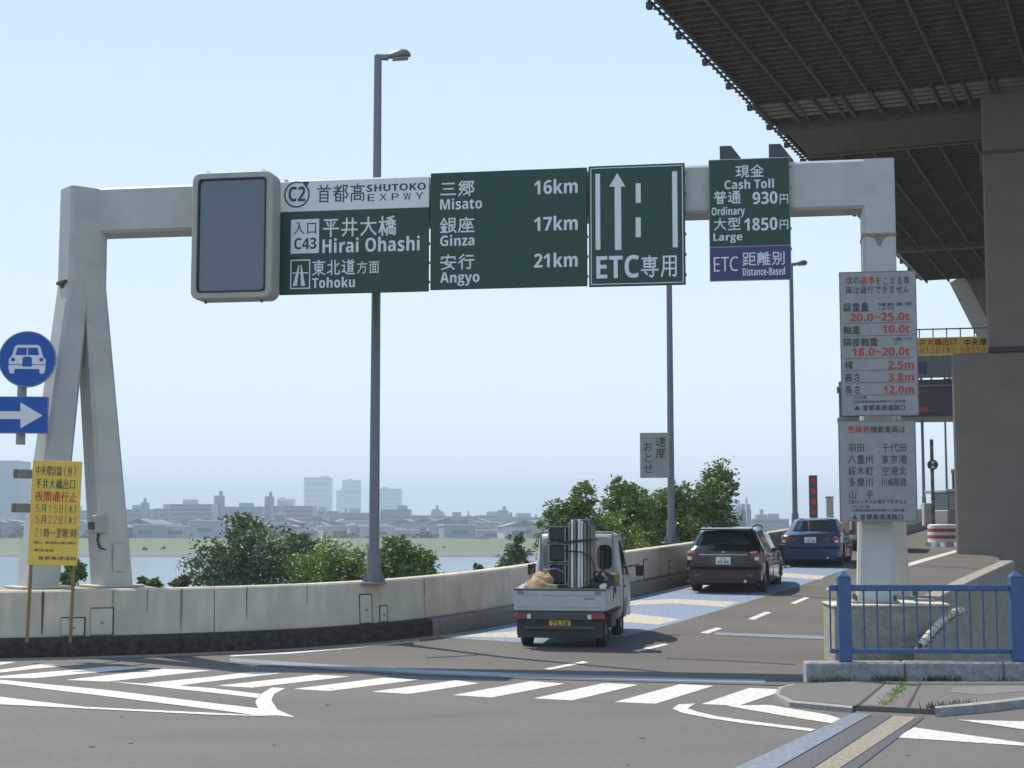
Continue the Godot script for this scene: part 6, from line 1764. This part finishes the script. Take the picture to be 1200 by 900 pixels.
func top_pane(tab: Array, s0: float, s1: float, f0: float, f1: float) -> ArrayMesh:
	var st := begin()
	var n := 8
	var grid := []
	for u in n + 1:
		var s: float = lerp(s0, s1, float(u) / n)
		var r := ring_at(tab, s, [], 0.1)
		var nx := ring_at(tab, s + 0.02, [], 0.1)
		var slope: Vector3 = (nx[7] - r[7]).normalized()
		var up := Vector3(0, -slope.z, slope.y) * 0.01
		if up.y < 0:
			up = -up
		var row := []
		for v in n + 1:
			var f: float = (float(v) / n * 2 - 1) * lerp(f0, f1, float(u) / n)
			var x: float = f * r[6].x
			row.append(Vector3(x, lerp(r[7].y, r[6].y, absf(f)), -s) + up)
		grid.append(row)
	for u in n:
		for v in n:
			quad(st, grid[u][v], grid[u + 1][v], grid[u + 1][v + 1], grid[u][v + 1])
	return done(st)

func wheel(t: Node3D, x: float, s: float, r: float, w: float) -> void:
	var sg := signf(x)
	var prof := [[0.55, -0.5], [0.86, -0.5], [0.97, -0.42], [1.0, -0.28], [1.0, 0.28], [0.97, 0.42], [0.86, 0.5], [0.66, 0.5], [0.64, 0.40]]
	var rings := []
	for p in prof:
		var ring := []
		for k in 28:
			var a := TAU * k / 28.0
			ring.append(Vector3(p[1] * w * sg, sin(a) * r * p[0], cos(a) * r * p[0]))
		rings.append(ring)
	var ty := part(t, "wheel", loft(rings, true, false), M.tyre, Vector3(x, r, -s))
	var st := begin()
	var rim := []
	for p in [[0.65, 0.38], [0.60, 0.34], [0.2, 0.40], [0.02, 0.41]]:
		var ring := []
		for k in 28:
			var a := TAU * k / 28.0
			ring.append(Vector3(p[1] * w * sg, sin(a) * r * p[0], cos(a) * r * p[0]))
		rim.append(ring)
	add_loft(st, rim, true, false)
	part(ty, "rim", done(st), M.rim)
	for k in 5:
		var a := TAU * k / 5.0 + 0.3
		part(ty, "spoke_gap", box(0.01, r * 0.26, r * 0.2, 0.0), M.plastic_dark, Vector3(0.395 * w * sg, sin(a) * r * 0.42, cos(a) * r * 0.42), Vector3(PI / 2 - a, 0, 0))

func plate(t: Node3D, at: Vector3, text: String, m: Material, ink: Material) -> void:
	var p := part(t, "number_plate", box(0.33, 0.165, 0.012, 0.003), m, at)
	var holder := Node3D.new()
	write_latin_on(p, text, -0.13, -0.065, 0.13, 0.01, ink)
	write_latin_on(p, "530", -0.06, 0.035, 0.06, 0.06, ink)

func write_latin_on(p: Node3D, text: String, x0: float, y0: float, x1: float, y1: float, ink: Material) -> void:
	write_latin(p, text, x0, y0, x1, y1, ink, 0.008)

func make_car(called: String, label: String, at: Vector3, turn: float, tab: Array, axles: Array, paintm: Material, wagon: bool, number: String) -> void:
	var t := thing(called, label, "car", at, turn)
	part(t, "body", car_body(tab, axles, 0.36), paintm)
	for a: float in axles:
		for sx: float in [-0.745, 0.745]:
			wheel(t, sx, a, 0.305, 0.2)
	part(t, "underbody", box(1.5, 0.16, tab[-1][0] - 0.5, 0.03), M.plastic_dark, Vector3(0, 0.245, -tab[-1][0] / 2))
	var bump := part(t, "rear_bumper", box(1.69, 0.37, 0.34, 0.07), paintm, Vector3(0, 0.405, -0.10))
	part(bump, "bumper_strip", box(1.5, 0.07, 0.02, 0.005), M.plastic_dark, Vector3(0, -0.14, 0.155))
	for sx: float in [-1.0, 1.0]:
		part(bump, "reflector", box(0.14, 0.035, 0.01, 0.003), M.lamp_red, Vector3(0.6 * sx, 0.0, 0.172))
	var end: float = tab[-1][0]
	for side: float in [-1.0, 1.0]:
		if wagon:
			part(t, "side_window", side_pane(tab, [Vector2(0.42, 0.10), Vector2(1.02, 0.08), Vector2(1.0, 0.90), Vector2(0.66, 0.88)], side), M.window_glass)
			part(t, "side_window", side_pane(tab, [Vector2(1.08, 0.08), Vector2(1.95, 0.06), Vector2(1.95, 0.91), Vector2(1.08, 0.91)], side), M.window_glass)
			part(t, "side_window", side_pane(tab, [Vector2(2.02, 0.06), Vector2(3.0, 0.08), Vector2(2.62, 0.88), Vector2(2.02, 0.91)], side), M.window_glass)
		else:
			part(t, "side_window", side_pane(tab, [Vector2(1.0, 0.12), Vector2(1.75, 0.08), Vector2(1.75, 0.90), Vector2(1.28, 0.86)], side), M.window_glass)
			part(t, "side_window", side_pane(tab, [Vector2(1.82, 0.08), Vector2(2.85, 0.10), Vector2(2.42, 0.88), Vector2(1.82, 0.90)], side), M.window_glass)
		# tail lamp wrapping the corner: red body with a clear foot
		var lx := 0.72 * side
		var ly := 0.83 if wagon else 0.80
		var lamp := part(t, "tail_lamp", box(0.22, 0.22 if wagon else 0.18, 0.36, 0.05), M.lamp_red, Vector3(0.705 * side, ly, -0.15))
		part(lamp, "lamp_lens", box(0.10, 0.08, 0.05, 0.02), M.lamp_clear, Vector3(0.05 * side, -0.06, 0.165))
		# mirror, handles, seams
		var ms := 3.02 if wagon else 2.86
		var mir := part(t, "mirror", box(0.2, 0.14, 0.10, 0.035), M.plastic_dark if wagon else paintm, Vector3(0.98 * side, 0.99, -ms))
		part(mir, "mirror_arm", box(0.12, 0.04, 0.05, 0.01), M.plastic_dark, Vector3(-0.11 * side, -0.05, 0))
		for s: float in ([1.25, 2.2] if wagon else [1.45, 2.05]):
			part(t, "door_handle", box(0.03, 0.03, 0.18, 0.01), paintm, Vector3(0.885 * side, 0.80, -s))
		for s: float in ([1.05, 1.98, 3.08] if wagon else [1.2, 1.78, 2.92]):
			part(t, "door_seam", box(0.012, 0.52, 0.012, 0.0), M.plastic_dark, Vector3(0.872 * side, 0.60, -s))
		part(t, "side_sill", box(0.05, 0.1, 1.6, 0.02), M.plastic_dark, Vector3(0.84 * side, 0.29, -end / 2 + 0.1))
		part(t, "head_lamp", box(0.34, 0.14, 0.2, 0.05), M.lamp_clear, Vector3(0.56 * side, 0.66, -end + 0.14))
	part(t, "tailpipe", cyl(0.035, 0.035, 0.2, 12), M.chrome, Vector3(0.5, 0.27, 0.0), Vector3(PI / 2, 0, 0))
	plate(t, Vector3(0, 0.72 if wagon else 0.78, 0.012), number, M.plate_white, M.ink_green)
	if wagon:
		part(t, "rear_window", top_pane(tab, 0.15, 0.47, 0.96, 0.92), M.window_glass)
		part(t, "windscreen", top_pane(tab, 2.78, 3.32, 0.96, 0.96), M.window_glass)
		part(t, "spoiler", box(1.16, 0.035, 0.2, 0.012), paintm, Vector3(0, 1.43, -0.46), Vector3(0.12, 0, 0))
		part(t, "tailgate_trim", box(1.1, 0.022, 0.02, 0.006), M.chrome, Vector3(0, 0.855, 0.006))
		part(t, "badge", cyl(0.045, 0.045, 0.015, 16), M.chrome, Vector3(0, 0.885, -0.01), Vector3(PI / 2, 0, 0))
		part(t, "rear_wiper", box(0.5, 0.018, 0.02, 0.004), M.plastic_dark, Vector3(-0.18, 1.09, -0.14), Vector3(0, 0, 0.12))
		for side: float in [-1.0, 1.0]:
			part(t, "roof_rail", tube([Vector3(0.56 * side, 1.42, -0.72), Vector3(0.56 * side, 1.49, -0.86), Vector3(0.57 * side, 1.525, -1.5), Vector3(0.56 * side, 1.50, -2.3), Vector3(0.56 * side, 1.44, -2.5)], 0.016), M.plastic_dark)
	else:
		part(t, "rear_window", top_pane(tab, 0.60, 1.08, 0.98, 0.95), M.window_glass)
		part(t, "windscreen", top_pane(tab, 2.42, 3.06, 0.96, 0.96), M.window_glass)
		part(t, "trunk_seam", box(1.3, 0.012, 0.012, 0.0), M.plastic_dark, Vector3(0, 0.91, 0.004))
		part(t, "high_stop_lamp", box(0.3, 0.03, 0.03, 0.01), M.lamp_red, Vector3(0, 1.05, -0.66))
		part(t, "aerial", tube([Vector3(0, 1.40, -1.15), Vector3(0, 1.52, -1.05)], 0.008, -1.0, 5), M.plastic_dark)
		for side: float in [-1.0, 1.0]:
			part(t, "inner_tail_lamp", box(0.16, 0.10, 0.03, 0.01), M.lamp_red, Vector3(0.46 * side, 0.80, 0.0))

func build_cars() -> void:
	var wagon := [[0.0, 0.38, 0.80, 0.90, 0.72, 0.75, 0.70], [0.05, 0.32, 0.88, 0.99, 0.79, 0.82, 0.72], [0.12, 0.29, 0.92, 1.05, 0.83, 0.845, 0.70], [0.50, 0.27, 0.94, 1.395, 0.855, 0.86, 0.60], [0.72, 0.25, 0.94, 1.45, 0.865, 0.865, 0.595], [1.8, 0.22, 0.93, 1.475, 0.865, 0.865, 0.61], [2.7, 0.22, 0.91, 1.44, 0.865, 0.865, 0.60], [3.36, 0.22, 0.88, 1.0, 0.865, 0.855, 0.70], [3.55, 0.22, 0.86, 0.94, 0.865, 0.85, 0.72], [4.3, 0.24, 0.74, 0.80, 0.84, 0.80, 0.70], [4.58, 0.32, 0.62, 0.68, 0.74, 0.70, 0.60]]
	make_car("estate_car", "black estate car with roof rails on the blue lane", Vector3(4.742, 0.369, -34.7), -0.29, wagon, [0.86, 3.52], M.car_black, true, "43-96")
	var saloon := [[0.0, 0.40, 0.82, 0.93, 0.72, 0.75, 0.68], [0.05, 0.33, 0.88, 0.97, 0.80, 0.82, 0.70], [0.15, 0.29, 0.90, 1.0, 0.83, 0.845, 0.72], [0.55, 0.26, 0.92, 1.02, 0.855, 0.86, 0.72], [1.12, 0.24, 0.93, 1.36, 0.865, 0.865, 0.585], [1.35, 0.22, 0.93, 1.42, 0.865, 0.865, 0.58], [2.0, 0.22, 0.92, 1.44, 0.865, 0.865, 0.60], [2.38, 0.22, 0.91, 1.40, 0.865, 0.865, 0.595], [3.1, 0.22, 0.88, 0.99, 0.865, 0.855, 0.70], [3.35, 0.22, 0.86, 0.93, 0.865, 0.85, 0.72], [4.2, 0.24, 0.74, 0.80, 0.84, 0.80, 0.70], [4.45, 0.32, 0.62, 0.68, 0.74, 0.70, 0.60]]
	make_car("saloon_car", "dark blue saloon car ahead of black estate car", Vector3(8.654, 0.657, -44.8), -0.30, saloon, [0.98, 3.55], M.car_navy, false, "12-34")
	# white van mostly hidden by the gantry foot
	var v := thing("white_van", "white van mostly hidden behind the gantry leg", "van", Vector3(12.646, 0.866, -54), -0.32)
	part(v, "body", box(1.66, 1.35, 3.3, 0.1), M.car_white, Vector3(0, 1.0, -1.7))
	part(v, "rear_window", box(1.3, 0.5, 0.02, 0.01), M.window_glass, Vector3(0, 1.35, -0.045))
	part(v, "roof_lamp", box(0.3, 0.22, 0.3, 0.05), M.ink_red, Vector3(-0.6, 1.68, -0.4))
	part(v, "bumper", box(1.6, 0.2, 0.2, 0.05), M.plastic_dark, Vector3(0, 0.42, 0.0))
	for sx: float in [-0.68, 0.68]:
		part(v, "tail_lamp", box(0.14, 0.4, 0.04, 0.01), M.lamp_red, Vector3(sx, 0.95, -0.04))
		part(v, "mirror", box(0.16, 0.24, 0.1, 0.03), M.plastic_dark, Vector3(sx * 1.4, 1.2, -2.6))
		for s: float in [0.7, 2.7]:
			wheel(v, sx, s, 0.29, 0.18)

func build_truck() -> void:
	var at := Vector3(0.719, 0.02, -23.6)
	var yaw := -0.187
	var t := thing("pickup_truck", "small white flatbed truck heavily loaded with junk", "truck", at, yaw)
	var Wm: Material = M.car_white
	# bed: floor, gates with pressed ribs, chassis
	part(t, "bed_floor", box(1.36, 0.05, 1.86, 0.01), M.steel, Vector3(0, 0.60, -0.99))
	var gate := part(t, "tailgate", box(1.40, 0.31, 0.035, 0.008), Wm, Vector3(0, 0.74, -0.03))
	part(gate, "gate_lip", box(1.42, 0.03, 0.05, 0.008), M.dark_steel, Vector3(0, 0.165, 0))
	part(gate, "gate_press", box(1.30, 0.02, 0.012, 0.004), Wm, Vector3(0, -0.09, 0.02))
	part(gate, "gate_press", box(1.30, 0.02, 0.012, 0.004), Wm, Vector3(0, 0.09, 0.02))
	part(gate, "name_mark", box(0.16, 0.018, 0.006, 0.001), M.pole_grey, Vector3(0.46, 0.03, 0.019))
	for x: float in [-0.6, 0.6]:
		part(gate, "latch", box(0.09, 0.05, 0.03, 0.006), M.steel, Vector3(x, 0.12, 0.022))
	for sx: float in [-1.0, 1.0]:
		var sg := part(t, "side_gate", box(0.035, 0.31, 1.86, 0.008), Wm, Vector3(0.695 * sx, 0.74, -0.985))
		part(sg, "gate_lip", box(0.05, 0.03, 1.86, 0.008), M.steel, Vector3(0, 0.165, 0))
		for q in 5:
			part(sg, "gate_press", box(0.014, 0.24, 0.03, 0.004), Wm, Vector3(0.018 * sx, -0.01, -0.76 + 0.38 * q))
		for q in 9:
			part(sg, "rope_hook", tube([Vector3(0.03 * sx, -0.17, -0.8 + 0.2 * q), Vector3(0.05 * sx, -0.20, -0.8 + 0.2 * q), Vector3(0.05 * sx, -0.20, -0.74 + 0.2 * q), Vector3(0.03 * sx, -0.17, -0.74 + 0.2 * q)], 0.006, -1.0, 5), M.dark_steel)
		part(t, "frame_rail", box(0.09, 0.14, 3.0, 0.01), M.dark_steel, Vector3(0.42 * sx, 0.46, -1.55))
		part(t, "mud_flap", box(0.2, 0.22, 0.015, 0.003), M.rubber, Vector3(0.58 * sx, 0.32, -0.14))
		var lamp := part(t, "tail_lamp", box(0.19, 0.095, 0.05, 0.012), M.lamp_red, Vector3(0.59 * sx, 0.505, 0.0))
		part(lamp, "reverse_lens", box(0.06, 0.07, 0.01, 0.003), M.lamp_clear, Vector3(-0.125 * sx, -0.005, 0.015))
		wheel(t, 0.585 * sx, 0.55, 0.262, 0.15)
		wheel(t, 0.6 * sx, 2.42, 0.262, 0.15)
	part(t, "rear_frame", box(1.34, 0.13, 0.05, 0.01), M.dark_steel, Vector3(0, 0.51, -0.04))
	part(t, "rear_bumper", box(1.1, 0.06, 0.04, 0.01), M.dark_steel, Vector3(0, 0.33, -0.05))
	part(t, "skirt", box(1.32, 0.33, 0.03, 0.008), M.plastic_dark, Vector3(0, 0.335, -0.09))
	part(t, "axle", tube([Vector3(-0.55, 0.26, -0.55), Vector3(0.55, 0.26, -0.55)], 0.05), M.dark_steel)
	part(t, "tool_box", box(0.12, 0.24, 0.6, 0.01), M.dark_steel, Vector3(0.6, 0.38, -1.45))
	plate(t, Vector3(0.0, 0.415, -0.065), "73-58", M.plate_yellow, M.ink_black)
	# cab: rounded shell from rear wall to nose, wheel arch cut out
	var tab := [[1.95, 0.36, 1.0, 1.70, 0.66, 0.69, 0.56], [2.0, 0.34, 1.0, 1.76, 0.70, 0.725, 0.62], [2.3, 0.33, 1.0, 1.785, 0.71, 0.735, 0.63], [2.62, 0.33, 1.0, 1.77, 0.71, 0.735, 0.62], [2.95, 0.33, 1.0, 1.45, 0.71, 0.735, 0.64], [3.15, 0.33, 0.98, 1.12, 0.71, 0.73, 0.68], [3.3, 0.34, 0.90, 0.98, 0.69, 0.70, 0.64], [3.38, 0.40, 0.70, 0.78, 0.62, 0.64, 0.58]]
	var rings := []
	for i in 41:
		var s := 1.95 + 1.43 * i / 40.0
		rings.append(ring_at(tab, s, [2.42], 0.33))
	part(t, "cab", loft(rings), Wm)
	for sx: float in [-1.0, 1.0]:
		part(t, "side_window", side_pane(tab, [Vector2(2.14, 0.08), Vector2(3.0, 0.08), Vector2(2.70, 0.86), Vector2(2.14, 0.88)], sx), M.window_glass)
		part(t, "rear_window", prism(rounded(0.33, 1.16, 0.57, 1.56, 0.09) if sx > 0 else rounded(-0.57, 1.16, -0.33, 1.56, 0.09), 0.03), M.window_glass, Vector3(0, 0, -1.935))
		var mir := part(t, "mirror", box(0.13, 0.19, 0.06, 0.02), M.plastic_dark, Vector3(0.93 * sx, 1.12, -2.86))
		part(mir, "mirror_arm", tube([Vector3(-0.2 * sx, 0.06, 0), Vector3(-0.02 * sx, 0.1, 0), Vector3(0.0, 0.08, 0)], 0.014, -1.0, 6), M.plastic_dark)
		part(t, "door_seam", box(0.01, 0.62, 0.01, 0.0), M.plastic_dark, Vector3(0.745 * sx, 0.72, -2.1))
		part(t, "door_handle", box(0.025, 0.03, 0.13, 0.008), M.plastic_dark, Vector3(0.755 * sx, 0.88, -2.22))
		part(t, "guard_post", tube([Vector3(0.60 * sx, 0.6, -1.86), Vector3(0.60 * sx, 1.74, -1.86)], 0.018), M.steel)
		part(t, "gutter", tube([Vector3(0.63 * sx, 1.70, -1.98), Vector3(0.66 * sx, 1.735, -2.3), Vector3(0.65 * sx, 1.72, -2.62), Vector3(0.66 * sx, 1.40, -2.97)], 0.012, -1.0, 5), M.steel)
	part(t, "windscreen", top_pane(tab, 2.66, 3.14, 0.95, 0.97), M.window_glass)
	part(t, "guard_bar", tube([Vector3(-0.60, 1.76, -1.86), Vector3(0.60, 1.76, -1.86)], 0.018), M.steel)
	part(t, "guard_bar", tube([Vector3(-0.60, 1.1, -1.86), Vector3(0.60, 1.1, -1.86)], 0.014), M.steel)
	part(t, "front_bumper", box(1.42, 0.16, 0.1, 0.03), Wm, Vector3(0, 0.42, -3.36))
	# the load: each thing on its own
	var put := func(p: Vector3) -> Vector3: return at + p.rotated(Vector3.UP, yaw)
	var fl := 0.63
	var b := thing("panel_bundle", "upright bundle of long white panels strapped on the truck", "panels", put.call(Vector3(0.22, fl, -0.72)), yaw)
	for i in 8:
		var x := -0.155 + 0.052 * i
		var h: float = [1.30, 1.33, 1.30, 1.34, 1.31, 1.28, 1.32, 1.24][i]
		var m: Material = M.panel_white if i in [1, 3, 4] else M.panel_dirty
		part(b, "panel", box(0.034 + 0.008 * (i % 2), h, 0.34 - 0.02 * (i % 3), 0.006), m, Vector3(x, h / 2, 0.02 * (i % 3)), Vector3(-0.03 + 0.012 * (i % 3), 0.02 * (i % 2), 0.006 * (i % 3 - 1)))
	part(b, "strap", tube([Vector3(-0.34, 0.98, 0.19), Vector3(-0.2, 0.99, 0.2), Vector3(0.22, 1.03, 0.2), Vector3(0.24, 1.03, -0.2), Vector3(-0.2, 0.98, -0.2)], 0.018, -1.0, 6), M.rubber)
	part(b, "strap", tube([Vector3(-0.3, 0.28, 0.21), Vector3(0.0, 0.27, 0.22), Vector3(0.25, 0.33, 0.21), Vector3(0.26, 0.33, -0.2)], 0.014, -1.0, 6), M.rubber)
	part(b, "rope", tube([Vector3(-0.25, 0.86, 0.21), Vector3(0.05, 0.84, 0.22), Vector3(0.2, 0.76, 0.21), Vector3(0.26, 0.6, 0.2), Vector3(0.25, 0.2, 0.2)], 0.011, -1.0, 6), M.rubber)
	part(b, "purple_cover", box(0.34, 0.08, 0.3, 0.035), M.sign_purple, Vector3(0.02, 1.31, -0.02), Vector3(0, 0.1, 0.03))
	var k := thing("black_machine", "tall black frame machine standing beside white panel bundle", "machine", put.call(Vector3(-0.13, fl, -0.78)), yaw)
	for sx: float in [-0.13, 0.13]:
		for sz: float in [-0.16, 0.16]:
			part(k, "frame_post", box(0.03, 1.22, 0.03, 0.004), M.steel, Vector3(sx, 0.61, sz))
	for e in [[0.10, 0.26], [0.42, 0.30], [0.76, 0.26], [1.06, 0.24]]:
		part(k, "motor_block", box(0.27, e[1], 0.3, 0.03), M.plastic_dark, Vector3(0.01, e[0] + 0.06, 0.02))
	for y: float in [0.3, 0.66, 0.98, 1.22]:
		part(k, "cross_piece", box(0.32, 0.03, 0.37, 0.006), M.dark_steel, Vector3(0, y, 0))
	part(k, "crank", tube([Vector3(-0.02, 1.22, 0.1), Vector3(-0.02, 1.3, 0.1), Vector3(0.05, 1.31, 0.1)], 0.012), M.dark_steel)
	part(k, "handle_bar", tube([Vector3(-0.2, 0.55, 0.2), Vector3(0.0, 0.58, 0.24), Vector3(0.16, 0.5, 0.22)], 0.012), M.steel)
	# sacks: lumpy closed shapes
	for e in [["sack", "tan canvas sack lying on top of other sacks", Vector3(-0.34, fl + 0.36, -0.36), Vector3(0.2, 0.15, 0.18), "sack_tan", 3], ["sack", "tan sack with a rolled top slumped against the tailgate", Vector3(-0.32, fl + 0.20, -0.2), Vector3(0.26, 0.2, 0.16), "sack_tan", 5], ["sack", "white plastic sack in the corner of the truck bed", Vector3(-0.54, fl + 0.16, -0.22), Vector3(0.15, 0.2, 0.17), "sack_white", 8], ["sack", "brown sack between the machine and the side gate", Vector3(-0.53, fl + 0.18, -0.55), Vector3(0.15, 0.20, 0.2), "sack_tan", 13]]:
		var sk := thing(e[0], e[1], "sack", put.call(e[2] - Vector3(0, e[3].y, 0)), yaw, "sacks on the truck")
		var nz := FastNoiseLite.new()
		nz.seed = e[5]
		nz.frequency = 1.3
		var rg := []
		for i in 15:
			var ph := PI * i / 14.0
			var ring := []
			for j in 22:
				var th := TAU * j / 22.0
				var d := Vector3(sin(ph) * cos(th), -cos(ph), sin(ph) * sin(th))
				var r := 1.0 + 0.28 * nz.get_noise_3dv(d) + 0.10 * nz.get_noise_3dv(d * 3.0)
				ring.append(Vector3(d.x * e[3].x, max(d.y, -0.9) * e[3].y + e[3].y, d.z * e[3].z) * r)
			rg.append(ring)
		part(sk, "bag", loft(rg, true, false), M[e[4]])
		if e[5] == 5:
			part(sk, "tie", tube([Vector3(0.12, 0.24, 0.02), Vector3(0.22, 0.1, 0.1), Vector3(0.3, 0.02, 0.12)], 0.012, -1.0, 5), M.sack_white)
	var ju := thing("tangled_tools", "tangle of dark tools and hoses at the right of truck bed", "tools", put.call(Vector3(0.54, fl, -0.75)), yaw)
	for i in 16:
		var p0 := Vector3(rng.randf_range(-0.11, 0.09), rng.randf_range(0.08, 0.42), rng.randf_range(-0.6, 0.5))
		part(ju, "tool", box(rng.randf_range(0.08, 0.2), rng.randf_range(0.06, 0.18), rng.randf_range(0.1, 0.3), 0.02), [M.plastic_dark, M.dark_steel, M.plastic_dark, M.panel_dirty, M.wood][i % 5], p0, Vector3(rng.randf() * 2, rng.randf() * 2, rng.randf() * 2))
	for i in 7:
		var p0 := Vector3(rng.randf_range(-0.14, 0.0), rng.randf_range(0.25, 0.5), rng.randf_range(-0.4, 0.5))
		part(ju, "hose", tube([p0, p0 + Vector3(0.1, 0.12, 0.1), p0 + Vector3(0.22, 0.02, 0.1), p0 + Vector3(0.2, -0.15, 0.2)], 0.015, -1.0, 6), M.rubber)
	part(ju, "crate", box(0.34, 0.16, 0.5, 0.02), M.wood, Vector3(0.0, 0.40, -0.85))
	part(ju, "white_can", box(0.12, 0.1, 0.14, 0.03), M.panel_white, Vector3(0.1, 0.30, 0.42), Vector3(0.2, 0.3, 0.4))
	var lv := thing("long_lever", "thin dark rod leaning out over the left side gate", "rod", put.call(Vector3(-0.64, fl + 0.02, -0.2)), yaw)
	part(lv, "rod", tube([Vector3(0, 0, 0), Vector3(0.05, 0.2, -0.1), Vector3(0.14, 0.5, -0.3)], 0.010, -1.0, 6), M.dark_steel)
	part(lv, "grip", tube([Vector3(0.14, 0.5, -0.3), Vector3(0.16, 0.56, -0.34)], 0.018, -1.0, 8), M.rubber)
